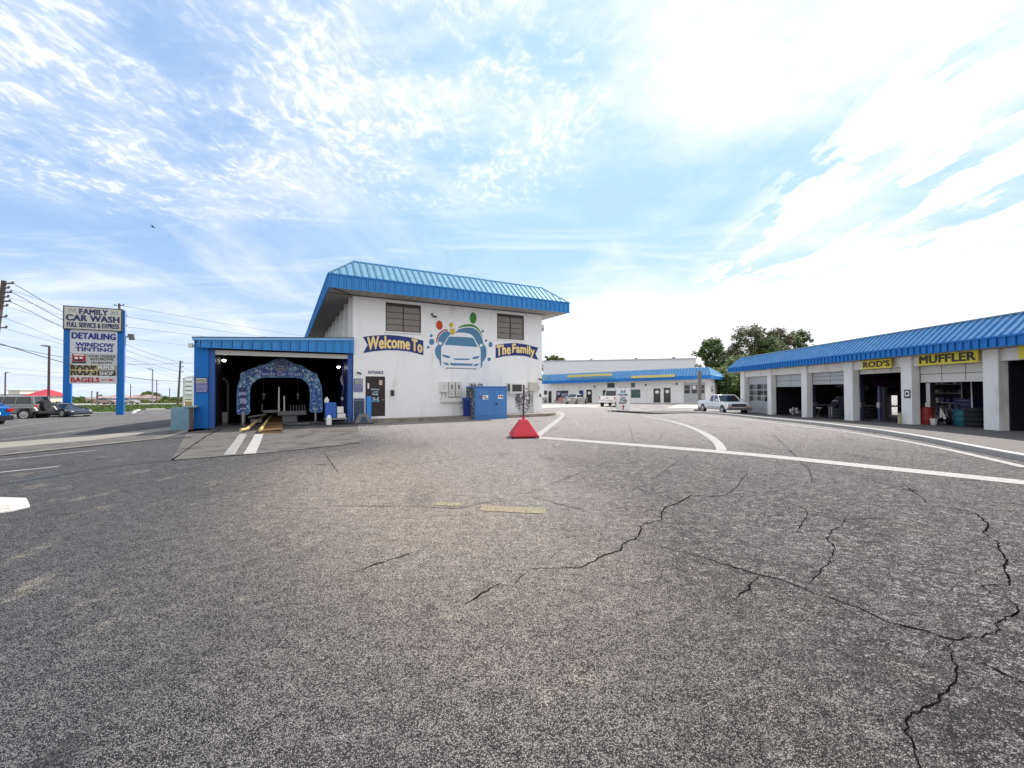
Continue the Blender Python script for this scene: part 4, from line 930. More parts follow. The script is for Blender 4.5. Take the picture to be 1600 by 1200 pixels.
text(er, 'Family', cx_-.15, cx_+.15, cz_-.08, cz_+.02, XZ(1.928), LETW, .02, .003); text(er, 'CAR WASH', cx_-.13, cx_+.13, cz_-.17, cz_-.11, XZ(1.928), LETW, .02, .003)
xl, zl = AR(478, 345, 1.95); xr, zr = AR(952, 305, 1.95)
text(ar, 'Family Car Wash', xl, xr, zl-.02, zr, XZ(1.953), mat('arch_letter', (.5, .6, .75), .5), .02, .006)
mb = MB(); mb2 = MB()
for i, (ya, yb) in enumerate(((480, 520), (530, 560), (568, 590), (600, 655), (665, 700), (708, 725))):
    (xa, za), (xb, zb) = AR(255, ya, 1.94), AR(325, yb, 1.94); (mb if i % 2 == 0 else mb2).box(xa, xb, 1.935, 1.945, zb, za)
mb.build('menu_panel', mat('menu_navy', (.05, .05, .16), .5), ar); mb2.build('menu_panel', mat('menu_pale', (.42, .45, .62), .5), ar)
wv_ = MB(); pts = [(1110, 470), (1085, 520), (1092, 580), (1120, 640), (1100, 700)]
for a, b in zip(pts, pts[1:]):
    p, q = AR(*a, 1.94), AR(*b, 1.94); wv_.cyl((p[0], 1.94, p[1]), (q[0], 1.94, q[1]), .03, .02, 6)
wv_.build('wave_stripe', mat('wave_cyan', (.10, .36, .62), .4), ar)
# conveyor
def fl(px, py): # floor point in bay frame
    d = ray(px, py); t = (.05-EYE)/d.z; Q = Vector((d.x*t, d.y*t, 0))-CW.loc; return Q.dot(CW.x), Q.dot(CW.y)
cv = thing('conveyor', 'car wash conveyor entry with brown roller plate and yellow guide rails', 'conveyor', CW.loc, CW.rz)
a, b, c, d = fl(408, 675.5), fl(442, 672.5), fl(440, 641), fl(431, 641)
MB().face([(*a, .075), (*b, .075), (*c, .09), (*d, .09)]).box(a[0], b[0], a[1]-.02, a[1], .0, .07).build('roller_plate', mat('rusty_plate', (.25, .14, .05), .45, .3, var=.35, vscale=5), cv)
e = MB()
for i in range(14):
    t_ = i/14; l = Vector(a).lerp(Vector(d), t_**.7); r_ = Vector(b).lerp(Vector(c), t_**.7); e.cyl((l.x, l.y, .10), (r_.x, r_.y, .10), .018, .018, 6); e.build('roller', mat('dark_roller', (.06, .05, .05), .4, .5), cv); e = MB()
def rail(pts, name='guide_rail'):
    q = [Vector((*fl(*p_[:2]), p_[2])) for p_ in pts]; MB().tube(q, .055, 8).build(name, YELP, cv)
rail([(376, 675, .12), (386, 673.5, .14), (398, 664, .15), (412, 653, .15), (428, 644, .15)]); rail([(406, 675.5, .12), (412, 668, .14), (420, 657, .15), (430, 645, .15)])
def bayobj(name, label, cat, px, py): x, y = fl(px, py); return thing(name, label, cat, CW.w(x, y, .05), CW.rz)
DULL = mat('dull_machine_metal', (.11, .11, .115), .5, .4, var=.4, vscale=9); DULL2 = mat('pale_rod', (.50, .50, .48), .5, var=.2)
t = bayobj('brush_machine', 'pale metal wash machine with upright spray rods at the tunnel middle', 'wash machine', 452, 660)
MB().box(-.5, .75, 0, .6, .35, .55).box(-.3, .35, .1, .5, .0, .34).build('frame', DULL, t, bevel=.01)
for x in (.05, .18, .31, .44, .57, .68): MB().cyl((x, .1, .55), (x, .1, .85), .02, .02, 6).build('nozzle', DULL, t)
MB().cyl((-.45, .2, .4), (-.45, .2, 1.75), .04, .03, 8).build('rod', DULL2, t); MB().cyl((-.22, .2, .4), (-.22, .2, 1.3), .035, .03, 8).build('rod', DULL2, t)
MB().box(-1.1, -.5, .1, .3, .5, .62).cyl((-1.15, .2, .55), (-1.15, .2, .95), .03, .02, 6).build('arm', DULL, t)
t = bayobj('wheel_blaster', 'grey wheel cleaner housing left of the conveyor rails', 'wash machine', 403, 662)
MB().box(-.3, .15, 0, .3, .05, .22).cyl((-.4, .1, .3), (.3, .2, .42), .05, .04, 8).build('housing', DULL, t)
t = bayobj('control_frame', 'tall pale metal frame standing inside the left side of the bay', 'frame', 344, 660)
MB().box(-.42, -.3, 0, .12, 0, 1.0).tube([(-.36, .05, 1.0), (-.30, .05, 1.95), (-.05, .05, 2.15), (.2, .05, 2.12), (.3, .05, 1.9), (.3, .05, .1)], .055, 8).build('tube', DULL, t)
MB().box(-.4, .3, -.08, .12, .0, .5).build('foot_box', mat('limed_concrete', (.33, .31, .28), .8, var=.3), t)
random.seed(12)
t = bayobj('hose_pile', 'tangle of dark hoses and pipes across the wet bay floor', 'hoses', 470, 664)
for k in range(9):
    x, y = random.uniform(-.9, 2.2), random.uniform(-.5, .9); MB().tube([(x, y, .03), (x+random.uniform(.2, .6), y+random.uniform(-.2, .2), .04), (x+random.uniform(.6, 1.1), y+random.uniform(-.3, .3), .03)], .03, 6).build('hose', DULL if k % 3 else BLACK, t)
t = bayobj('supply_cart', 'blue container with white boxes on a low cart at the right inside of the bay', 'cart', 524, 663)
MB().box(-.45, .5, 0, .5, .22, .28).cyl((-.4, .1, 0), (-.4, .1, .22), .02).cyl((.45, .1, 0), (.45, .1, .22), .02).build('cart', GREY, t)
tt = MB().box(-.42, .05, .05, .45, .285, 1.0).build('container', mat('container_blue', (.02, .10, .42), .4), t, bevel=.03)
MB().box(.08, .36, .05, .4, .5, .8).build('box', WHITEG, t, bevel=.02); MB().box(.08, .45, .05, .4, .285, .48).build('box', WHITEG, t, bevel=.02)
MB().lathe([(.1, 0), (.1, .14), (.04, .2), (.04, .25)], (-.35, .2, 1.01), 10).build('jug', WHITEG, t); MB().lathe([(.11, 0), (.11, .32), (.05, .42), (.05, .45)], (-.28, -.15, .0), 10).build('jug', WHITE, t)
random.seed(8)
for i, (px, py, lab) in enumerate(((388+45, 640, 'white spray nozzle hanging left in the dark tunnel'), (388+88, 640, 'white spray nozzle hanging right in the dark tunnel'))):
    x, z = CW.on(412 if i == 0 else 465.5, 618.5, 7.0); t = thing('spray_nozzle', lab, 'nozzle', CW.w(x, 7, z), CW.rz, 'spray nozzles in the tunnel')
    MB().cyl((0, 0, -.2), (0, 0, .2), .05, .03, 8).box(-.1, .1, -.03, .03, .03, .09).build('body', WHITE, t); MB().cyl((0, 0, .2), (0, 0, 3.7-z), .015, .015, 6).build('pipe', GREY, t)
t = thing('hose_reel', 'purple and white hoses hanging on the right inner wall of the bay', 'hose', CW.w(-.3, 1.6, 0), CW.rz)
MB().tube([(0, 0, 2.9), (-.05, -.2, 2.3), (.0, -.3, 1.8), (-.06, -.1, 1.3), (.0, .1, .9), (-.05, .3, .6), (-.2, .1, .3)], .03, 6).build('hose', mat('purple_hose', (.14, .12, .35), .5), t)
MB().tube([(-.02, .1, 2.4), (-.1, .0, 2.2), (-.02, -.1, 1.9)], .04, 6).box(-.1, 0, -.15, .05, 1.1, 1.25).build('bracket', WHITEG, t)
t = thing('price_sign', 'dark blue price board on the left blue pillar of the bay', 'sign', CW.w(-6.13, 0, 0), CW.rz); price_board(t, -.22, .22, 1.55, 2.2)
t = thing('side_floodlight', 'small white floodlight at the top left edge of the blue bay', 'light', CW.w(-6.4, .1, 3.55), CW.rz)
MB().box(-.22, -.05, -.1, .1, -.08, .1).build('head', WHITEG, t, bevel=.02); MB().box(-.05, -.002, -.04, .04, -.05, .02).build('mount', GREY, t)
t = thing('utility_pedestal', 'pale blue stained box standing beside the left blue pillar', 'box', CW.w(-6.62, -.55, 0), CW.rz)
MB().box(-.42, .18, -.1, .5, .0, .92).build('body', mat('stained_pale_blue', (.14, .26, .34), .6, var=.3, vscale=4, stain=((.07, .06, .06), 2.0, .5, .8), streak=True), t, bevel=.02)
MB().box(-.0, .42, -.14, .52, .925, .99).build('lid', mat('pale_lid', (.22, .34, .42), .6), t, bevel=.01); MB().box(.181, .3, -.08, .0, 0, .92).build('side_post', mat('rust_brown', (.10, .06, .05), .7, var=.3), t)
t = thing('tv_antenna', 'old TV antenna lying low on the bay roof', 'antenna', CW.w(-2.2, 5, 3.98), CW.rz)
e = MB(); e.cyl((0, 0, 0), (0, 0, .42), .02, .02, 6); e.cyl((-.9, 0, .3), (.9, .1, .42), .015, .015, 6)
for i in range(7): xx = -.8+.26*i; e.cyl((xx, -.35, .31+.02*i), (xx, .35, .31+.02*i), .009, .009, 5)
e.cyl((-.1, 0, .2), (.25, 0, .62), .012, .012, 5); e.build('rods', GREY, t)
def ring8(x, w_, z0, z1, tuck=.9, r=.1):
    return [(x, -w_*tuck, z0), (x, -w_, z0+r), (x, -w_, z1-r), (x, -w_*.93, z1), (x, w_*.93, z1), (x, w_, z1-r), (x, w_, z0+r), (x, w_*tuck, z0)]
def vehicle(name, label, loc, heading, paint, body, cabin, wheels, wr=.33, hw=.9, lamps=(), glass=GLASS, extra=None, cat='car', group=None, flare=0):
    """body: [(x, halfw, z0, z1)...]; cabin: (xf0, xf1, xr1, xr0, zbelt, zroof, hw_b, hw_t, pillars)"""
    t = thing(name, label, cat, loc, heading, group)
    MB().loft([ring8(*b) for b in body]).build('body', paint, t, smooth=False, bevel=.03)
    xf0, xf1, xr1, xr0, zb, zr, hb, ht, pil = cabin
    e = MB(); e.loft([[(xf0, -hb, zb), (xf0, hb, zb), (xr0, hb, zb), (xr0, -hb, zb)], [(xf1, -ht, zr), (xf1, ht, zr), (xr1, ht, zr), (xr1, -ht, zr)]]); e.build('windows', glass, t)
    rr = MB(); rr.loft([[(xf1+.06, -ht-.02, zr), (xf1+.06, ht+.02, zr), (xr1-.06, ht+.02, zr), (xr1-.06, -ht-.02, zr)], [(xf1-.02, -ht+.06, zr+.06), (xf1-.02, ht-.06, zr+.06), (xr1+.02, ht-.06, zr+.06), (xr1+.02, -ht+.06, zr+.06)]]); rr.build('roof', paint, t, bevel=.015)
    pp = MB()
    for s in (-1, 1):
        pp.cyl((xf0, s*hb, zb), (xf1, s*ht, zr+.01), .04, .035, 6); pp.cyl((xr0, s*hb, zb), (xr1, s*ht, zr+.01), .05, .045, 6)
        for k in pil:
            xb_ = k; xt = xf1+(xr1-xf1)*((k-xf0)/(xr0-xf0)); pp.cyl((xb_, s*(hb+.004), zb), (xt, s*(ht+.004), zr), .045, .04, 6)
    pp.build('pillars', paint, t)
    for x in wheels:
        for s in (-1, 1):
            ac = MB().cyl((x, s*(hw-.16), wr+.02), (x, s*(hw+.006), wr+.02), wr*1.16, wr*1.16, 22).build('wheel_arch', BLACK, t)
            wl = MB().cyl((x, s*(hw-.2), wr), (x, s*(hw+.02+flare), wr), wr, wr, 22).build('wheel', RUB, t, bevel=.02)
            MB().lathe([(wr*.62, 0), (wr*.60, .012), (wr*.45, -.0), (wr*.2, .02), (.0, .02)], n=18).xf(lambda v, x=x, s=s: Vector((x+v.x, s*(hw+.022+flare+v.z), wr+v.y))).build('rim', STEEL, wl)
    for nm, x0_, x1_, y0_, y1_, z0_, z1_, m_ in lamps:
        MB().box(x0_, x1_, y0_, y1_, z0_, z1_).build(nm, m_, t)
    if extra: extra(t)
    return t
# ================================================================== GARAGES
ga = thing('garage_building', 'low white row of open garage bays with blue mansard roof', 'garage', GA.loc, GA.rz)
YE = 23.16; YN = -22.0
piers = [(21.5, 22.2), (17.39, 17.93), (13.22, 13.77), (9.26, 9.91), (5.6, 6.17), (1.96, 2.50), (-1.8, -1.2), (-5.6, -5.0), (-9.4, -8.8), (-13.2, -12.6), (-17, -16.4), (-21.4, -20.8)]
xw = .6; xd = .95
for a, b in piers:
    MB().box(xw, xd-.001, a, b, -.7, 3.09).build('pier', WALL2, ga)
mb = MB()
for (a, b), (c, d) in zip(piers, piers[1:]): mb.box(xw+.1, xd, d, a, 2.63, 3.09)
mb.box(xd, 12.0, 22.1, 22.3, -.7, 3.4); mb.box(xd, 12, YN, YN+.2, -.7, 3.4); mb.box(xd, 1.1, YE-1.2, 22.1, -.7, 3.0)
mb.build('wall', WALL2, ga)
rf = MB(); zr0, zr1, xr = 3.475, 4.33, .86
ye1 = YE-.6
rf.face([(0, YN-.8, zr0), (0, YE, zr0), (xr, ye1, zr1), (xr, YN-.8, zr1)]); rf.face([(0, YE, zr0), (12.6, YE, zr0), (12, ye1, zr1), (xr, ye1, zr1)])
rf.box(xr, 12, YN-.8, ye1, zr1-.12, zr1-.02)
jm = MB(); hipribs(rf, (0, YE, zr0), (0, YN-.8, zr0), (xr, YN-.8, zr1), (xr, ye1, zr1), .305, h=.06, jm=jm); jm.build('seam_joint', mat('seam_blue', (.01, .10, .34), .7), rf.build('roof', ROOFB, ga))
fa = MB(); fa.box(0, .05, YN-.8, YE, 3.10, zr0); fa.box(.05, 12.6, YE-.05, YE, 3.10, zr0); fa.box(-.05, 0, YN-.8, YE+.03, zr0-.03, zr0+.03)
y = YE-.1
jt = MB()
while y > -3: fa.box(-.055, -.001, y-.022, y+.022, 3.12, zr0-.04); jt.box(-.005, -.0005, y-.05, y-.023, 3.12, zr0-.04); y -= .305
fas_ = fa.build('fascia', mat('deep_blue_metal', (.008, .17, .52), .5, .0, spec=.35, var=.14, vscale=1.6, stain=((.06, .22, .5), 3.0, .55, .4), streak=True), ga)
jt.build('panel_joint', MATS['joint_shadow_blue'], fas_)
MB().box(xr-.06, xr+.03, YN-.8, ye1+.02, zr1, zr1+.05).build('ridge_cap', mat('grey_blue_cap', (.22, .32, .36), .5), ga)
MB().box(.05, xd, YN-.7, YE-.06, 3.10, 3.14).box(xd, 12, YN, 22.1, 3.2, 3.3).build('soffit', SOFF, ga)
mb = MB()
h_ = []
for xa_, xb_, yt_, yb_ in ((1354, 1371, 626, 649), (1389, 1402, 618, 650)):
    ya_, zb_ = GA.onx(xa_, yb_, 9.0); yb2, zt_ = GA.onx(xb_, yt_, 9.0); h_.append((yb2, ya_, zb_, zt_))
wall_holes(mb, YN+.2, 22.1, -.7, 3.2, 9.0, .2, h_, place=lambda a, b, c: (b, a, c))
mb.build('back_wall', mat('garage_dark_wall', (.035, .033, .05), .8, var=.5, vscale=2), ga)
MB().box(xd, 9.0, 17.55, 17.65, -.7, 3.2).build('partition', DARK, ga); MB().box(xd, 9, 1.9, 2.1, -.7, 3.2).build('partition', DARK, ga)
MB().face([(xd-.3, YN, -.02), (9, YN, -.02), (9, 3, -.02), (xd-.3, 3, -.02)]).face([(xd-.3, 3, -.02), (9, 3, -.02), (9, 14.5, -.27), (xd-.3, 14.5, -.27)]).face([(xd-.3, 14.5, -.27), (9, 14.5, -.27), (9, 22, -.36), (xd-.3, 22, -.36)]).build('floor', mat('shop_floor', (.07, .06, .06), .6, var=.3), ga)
def updoor(y0, y1, zb, zt, cols, rows, glass=(), name='roll_up_door'):
    m_ = MB(); m_.box(xd+.02, xd+.06, y0, y1, zb, zt); m_.box(xd+.005, xd+.02, y0, y1, zb, zb+.06)
    q_ = MB()
    for i in range(1, rows): z = zb+(zt-zb)*i/rows; q_.box(xd+.012, xd+.0195, y0, y1, z-.012, z+.012)
    for i in range(1, cols): y = y0+(y1-y0)*i/cols; q_.box(xd+.014, xd+.0195, y-.012, y+.012, zb+.062, zt)
    o_ = m_.build(name, ZINC if cols < 3 or glass else CREAM, ga); q_.build('panel_seam', mat('seam_grey', (.10, .10, .10), .7), o_); return o_
# bay order: far to near
gw = GA.onx; 
d5 = MB(); d5.box(xd+.02, xd+.06, 17.95, 21.48, -.5, 2.62)
for z in (.05, .57, 2.06): d5.box(xd+.005, xd+.02, 17.95, 21.48, z-.015, z+.015)
d5 = d5.build('roll_up_door', ZINC, ga)
for r in range(3):
    for c in range(3):
        ya, yb = 18.15+c*1.10, 18.15+c*1.10+.95; za = .62+r*.48
        MB().box(xd-.0, xd+.02, ya, yb, za, za+.41).build('window_pane', GLASS, d5)
updoor(13.79, 17.37, 1.76, 2.62, 2, 2, name='roll_up_door'); updoor(9.93, 13.2, 1.88, 2.62, 2, 3); updoor(6.19, 9.24, 2.4, 2.62, 3, 1)
updoor(2.52, 5.58, 1.88, 2.62, 3, 2)
# signs on the header
def garsign(label, y0, y1, z0, z1, string=None):
    t = thing('garage_sign', label, 'sign', GA.loc, GA.rz, None)
    MB().box(.50, .56, y1, y0, z0, z1).build('panel', YEL, t)
    if string: text(t, string, -y0+.1, -y1-.08, z0+.09, z1-.07, YZ(.498), LETK, .055, .012)
garsign("small yellow sign reading ROD'S over an open garage bay", 8.42, 6.6, 2.63, 3.08, "ROD'S")
garsign('yellow sign reading MUFFLER over the bay with a raised panel door', 5.15, 2.58, 2.63, 3.12, 'MUFFLER')
garsign('plain yellow sign end over the rightmost garage bay', 1.2, -.9, 2.65, 3.1)
t = thing('wall_notice', 'small black and white notice on the pier right of the open lift bay', 'notice', GA.loc, GA.rz)
a, z = GA.onx(1413, 609, xw); b, z2 = GA.onx(1423, 622, xw)
MB().box(xw-.02, xw-.002, b, a, z2, z).build('panel', LETK, t); MB().box(xw-.024, xw-.021, b+.05, a-.05, z2+.08, z-.06).build('print', LETW, t); MB().box(xw-.027, xw-.0245, b+.1, a-.1, z2+.14, z-.12).build('print_mark', LETK, t)
def gthing(name, label, cat, x, y, g=None): p = GA.w(x, y); z = interp(y, [(-22, -.02), (3, -.02), (14.5, -.27), (22, -.36)]); p.z = z+.002; return thing(name, label, cat, p, GA.rz, g)
def drum(label, x, y, m_, h=.88, r=.29, sc=1):
    t = gthing('drum', label, 'barrel', x, y); pr = [(r*.97, 0), (r, .03)]
    for k in (1/3, 2/3): pr += [(r, h*k-.03), (r*1.04, h*k), (r, h*k+.03)]
    pr += [(r, h-.03), (r*1.02, h), (r*.93, h), (r*.93, h-.03), (.0, h-.03)]
    MB().lathe(pr, n=20).build('shell', m_, t, smooth=True); MB().cyl((.1, .05, h-.03), (.1, .05, h+.02), .04).build('cap', BLACK, t); return t
def gy(px, x): return GA.onx(px, 640, x)[0]
drum('blue barrel just inside the second farthest garage bay', 1.6, gy(1219, 1.6), mat('drum_blue', (.02, .12, .42), .5, var=.2))
drum('second dark blue barrel beside the blue one in the far garage bay', 2.1, gy(1229, 2.1), mat('drum_navy', (.01, .05, .2), .5, var=.2))
drum('red barrel at the left of the MUFFLER bay', 1.45, gy(1446, 1.45), mat('drum_red', (.34, .03, .03), .5, var=.25), h=.8)
drum('teal barrel in the middle of the MUFFLER bay', 2.2, gy(1503.5, 2.2), mat('drum_teal', (.01, .12, .15), .5, var=.25), h=.72)
t = gthing('bucket', 'small white bucket beside the red barrel', 'bucket', 1.35, gy(1458.5, 1.35)); MB().lathe([(.1, 0), (.14, .3), (.15, .3), (.13, .27), (.0, .26)], n=14).build('pail', WHITEG, t); MB().tube([(-.14, 0, .3), (-.1, 0, .42), (.1, 0, .42), (.14, 0, .3)], .008, 5).build('handle', GREY, t)
def liftpost(label, px, x, h=2.7, w_=.14, m_=None):
    t = gthing('lift_post', label, 'car lift post', x, gy(px, x), 'car lift posts in the garage bays'); MB().box(-.1, .1, -w_, w_, .02, h).build('column', m_ or mat('lift_paint', (.09, .09, .18), .5, .2, var=.2), t); MB().box(-.25, .25, -.25, .25, 0, .019).build('base_plate', GREY, t); MB().box(-.13, .13, -w_-.03, w_+.03, .7, 1.0).build('carriage', STEEL, t)
    MB().box(-.05, .9, -.05, .05, .75, .83).build('arm', GREY, t)
liftpost('car lift column at the left of the ROD\'S bay', 1346, 2.4, 2.7, .09); liftpost('car lift column at the middle of the ROD\'S bay', 1376, 2.3, 1.9, .07); liftpost('slender second column in the middle of the ROD\'S bay', 1382, 2.6, 1.85, .08, STEEL); liftpost('silver upright column in the MUFFLER bay', 1454, 2.2, 1.95, .1, STEEL); liftpost('car lift column in the bay left of ROD\'S', 1272, 1.7, 2.4, .05)
t = gthing('workbench', 'white-topped table inside the second farthest bay', 'table', 2.4, gy(1232, 2.4)); MB().box(-.35, .35, -.62, .62, .66, .71).build('top', WHITEG, t)
for sx_ in (-.3, .3):
    for sy_ in (-.55, .55): MB().box(sx_-.03, sx_+.03, sy_-.03, sy_+.03, 0, .66).build('leg', GREY, t)
t = gthing('tilted_panel', 'tilted grey panel leaning on a stand in the third bay', 'panel', 2.0, gy(1300, 2.0)); MB().prism([(0, .5, .62), (0, -.35, 1.32), (.06, -.35, 1.36), (.06, .5, .67)], (.5, 0, 0)).build('sheet', mat('lilac_metal', (.34, .33, .42), .4, .3), t)
for y in (.42, .2): MB().box(.1, .2, y-.05, y+.05, 0, .7).build('leg', STEEL, t)
MB().box(0, .05, -.5, -.05, 1.05, 1.1).build('side_arm', STEEL, t)
t = gthing('sawhorse', 'pale low sawhorse at the left of the third bay', 'stand', 2.0, gy(1276, 2.0)); MB().box(-.06, .06, -.45, .45, .56, .64).build('beam', WHITEG, t)
for sgn in (-.35, .35): MB().cyl((-.2, sgn, 0), (0, sgn, .56), .025).build('leg', WOOD, t)
for nm, px, x, sc_ in (('pile of pale parts and rags at the right of the second farthest bay', 1243, 2.0, .9), ('heap of dark shiny parts at the back of the MUFFLER bay', 1477, 2.6, 1.6)):
    t = gthing('parts_pile', nm, 'parts', x, gy(px, x)); random.seed(int(px))
    for c in (WHITEG if sc_ < 1 else mat('dark_shiny', (.05, .045, .06), .25, .5), STEEL, BLACK):
        e = MB()
        for k in range(9): a, b, h = random.uniform(-.3, .3)*sc_, random.uniform(-.3, .3)*sc_, random.uniform(0, .6)*sc_; e.cyl((a, b, h*.4), (a+random.uniform(-.2, .2), b+random.uniform(-.2, .2), h), random.uniform(.04, .12), .04, 7)
        e.build('part', c, t)
t = gthing('hanging_tube', 'long white tube hanging upright in the MUFFLER bay', 'tube', 2.0, gy(1519.5, 2.0)); MB().cyl((0, 0, .45), (0, .03, 2.0), .025).build('tube', WHITE, t)
t = gthing('leaning_board', 'white board leaning in the second farthest bay', 'board', 1.5, gy(1215, 1.5)); MB().prism([(0, .18, 1.5), (0, .08, 1.5), (0, -.22, .9), (0, -.1, .9)], (.03, 0, 0)).build('board', WHITEG, t)
p = GA.w(5.0, gy(1372, 5.0), 1.35)
vehicle('lifted_car', 'dark purple car raised on the lift inside the ROD\'S bay', p, R(172), mat('dark_purple_paint', (.10, .04, .12), .3, .3),
 [(-2.1, .72, .4, .9), (-2.0, .84, .3, .95), (.8, .86, .28, .93), (1.9, .84, .3, .78), (2.1, .72, .34, .66)], (.9, .2, -.9, -1.6, .9, 1.36, .78, .6, ()), (1.3, -1.3), .31, .86)
t = gthing('shelving', 'brown wooden shelving just inside the rightmost bay', 'shelf', 2.0, gy(1612, 2.0))
for z in (.15, .7, 1.2, 1.65): MB().box(0, .5, -1.1, .8, z, z+.06).build('shelf', mat('shelf_brown', (.26, .16, .11), .7, var=.2), t); MB().box(.05, .4, -1.0, .7, z+.061, z+.34).build('crate', mat('carton_brown', (.34, .21, .15), .8, var=.3, vscale=3), t)
for y in (-1.05, .75): MB().box(.1, .2, y-.04, y+.04, 0, 2.0).build('upright', GREY, t)
def gl(px, x): return gy(px, x)
BLUT = mat('tool_blue', (.05, .07, .22), .4, var=.3); PURT = mat('tool_purple', (.12, .07, .20), .4, var=.3)
for lab, px, x, m_ in (('dark blue tool chest at the back of the second farthest bay', 1226, 5.0, BLUT), ('purple-grey tool chest at the back of the third bay', 1318, 5.0, PURT), ('blue tool chest at the back of the MUFFLER bay', 1505, 5.5, BLUT)):
    t = gthing('tool_chest', lab, 'tool chest', x, gl(px, x)); MB().box(0, .5, -.5, .5, .1, 1.2).build('cabinet', m_, t, bevel=.01)
    for k in range(5): MB().box(-.02, -.001, -.46, .46, .14+k*.21, .31+k*.21).build('drawer', m_, t); MB().box(-.035, -.021, -.3, .3, .26+k*.21, .28+k*.21).build('handle', STEEL, t)
for lab, px, x, n_ in (('stack of black tyres in the third bay, right side', 1312, 1.8, 3), ('stack of black tyres left of the ROD\'S bay back opening', 1362, 5.0, 4), ('stack of black tyres in the MUFFLER bay beside the long white tube', 1526, 2.2, 4)):
    for k in range(n_):
        p_ = ('bottom', 'second', 'third', 'top')[k if k < n_-1 else 3]
        t = gthing('tyre', p_+' tyre of the '+lab.replace('stack of black tyres', 'black stack'), 'tyre', x, gl(px, x), 'tyre stacks in the garage bays'); t.location.z += .205*k
        MB().lathe([(.2, .01), (.33, .0), (.36, .05), (.36, .15), (.33, .2), (.2, .19), (.2, .01)], n=20).build('carcass', RUB, t, smooth=True); MB().cyl((0, 0, .06), (0, 0, .12), .2, .2, 14).build('rim', STEEL, t)
for lab, px, x in (('pale metal rack of small parts at the back of the third bay', 1285, 6.0), ('pale metal rack of small parts at the back of the MUFFLER bay', 1478, 6.5), ('metal rack of small parts at the back of the second farthest bay', 1240, 6.5)):
    t = gthing('parts_rack', lab, 'rack', x, gl(px, x)); random.seed(int(px))
    for y in (-.9, .9): MB().box(.0, .06, y-.03, y+.03, 0, 2.1).build('upright', STEEL, t)
    for z in (.4, .95, 1.5, 2.0):
        MB().box(0, .4, -.87, .87, z, z+.03).build('shelf', STEEL, t)
        for k in range(5):
            y = -.75+k*.34; MB().box(.05, .3, y-.1, y+random.uniform(.02, .12), z+.031, z+random.uniform(.15, .4)).build('box', random.choice((BLUT, PURT, WHITEG, BEIGE, BLACK)), t)
t = gthing('small_bollard', 'short yellowish bollard at the foot of the pier left of MUFFLER', 'bollard', .45, 6.1); MB().cyl((0, 0, -.06), (0, 0, .52), .07, .06, 10).build('post', mat('dull_yellow', (.42, .38, .22), .7, var=.3), t); MB().cyl((0, 0, .52), (0, .08, .6), .05, .03, 8).build('cap', BLACK, t)
# ================================================================== VEHICLES
# white crew-cab pickup by the far garage door, nose towards the viewer
def truck_extra(t):
    MB().box(2.66, 2.70, -.55, .55, .62, .86).build('grille', mat('dark_grille_truck', (.10, .09, .09), .4), t)
    for z in (.67, .74, .81): MB().box(2.70, 2.712, -.54, .54, z-.008, z+.008).build('grille_bar', CHROME, t)
    MB().box(2.62, 2.82, -.92, .92, .36, .54).build('bumper', mat('bumper_grey', (.22, .21, .24), .35, .6), t, bevel=.02)
    MB().box(-2.62, -.62, -.78, .78, .95, 1.005).build('bed', BLACK, t)
    for s in (-1, 1): MB().box(1.12, 1.32, s*1.0-.09, s*1.0+.09, 1.05, 1.2).build('mirror', CARW, t, bevel=.02)
    for s in (-1, 1): MB().box(-.5, 1.4, s*.925-.004, s*.925+.004, .5, .56).build('trim_strip', mat('trim_grey', (.25, .24, .24), .5), t)
    for s in (-1, 1): MB().box(.15, .3, s*.93-.01, s*.93+.01, .86, .9).build('door_handle', BLACK, t)
p = Vector((17.85, 34.9, gz(17.85, 34.9)))
tr = vehicle('pickup_truck', 'white crew cab pickup parked nose out by the far closed garage door', p, R(-91), CARW,
 [(-2.7, .86, .42, .98), (-2.6, .92, .36, 1.0), (-.5, .92, .33, 1.0), (1.3, .92, .33, 1.0), (2.4, .90, .35, .95), (2.66, .86, .38, .90)],
 (1.35, .75, -.42, -.55, 1.0, 1.50, .86, .72, (.4, -.45)), (1.85, -1.6), .34, .92,
 [('headlight', 2.67, 2.71, s*.72-.14, s*.72+.14, .64, .82, LAMPG) for s in (-1, 1)]+[('indicator', 2.67, 2.705, s*.72-.14, s*.72+.14, .57, .63, AMBER) for s in (-1, 1)]+[('tail_light', -2.74, -2.7, s*.8-.06, s*.8+.06, .6, .9, TAILR) for s in (-1, 1)],
 extra=truck_extra, cat='truck')
p = gp(902, 634.0); p = Vector((9.75, 62, gz(9.75, 62)))
vehicle('silver_sedan', 'silver sedan parked nose-in before the far shop front', p, R(52), CARS,
 [(-2.3, .72, .4, .95), (-2.2, .86, .3, 1.0), (-1.3, .9, .25, 1.02), (.8, .9, .25, .98), (1.9, .88, .26, .84), (2.25, .72, .32, .68)],
 (1.05, .3, -.95, -1.75, .95, 1.42, .82, .62, (-.35,)), (1.4, -1.4), .33, .9,
 [('tail_light', -2.33, -2.2, s*.62-.14, s*.62+.14, .72, .88, TAILR) for s in (-1, 1)]+[('licence_plate', -2.34, -2.3, -.2, .2, .6, .74, WHITE), ('bumper', -2.4, -2.28, -.74, .74, .36, .52, CARS), ('headlight', 2.1, 2.24, -.7, -.4, .55, .68, LAMPG), ('headlight', 2.1, 2.24, .4, .7, .55, .68, LAMPG)])
p = Vector((12.2, 49.5, gz(12.2, 49.5)))
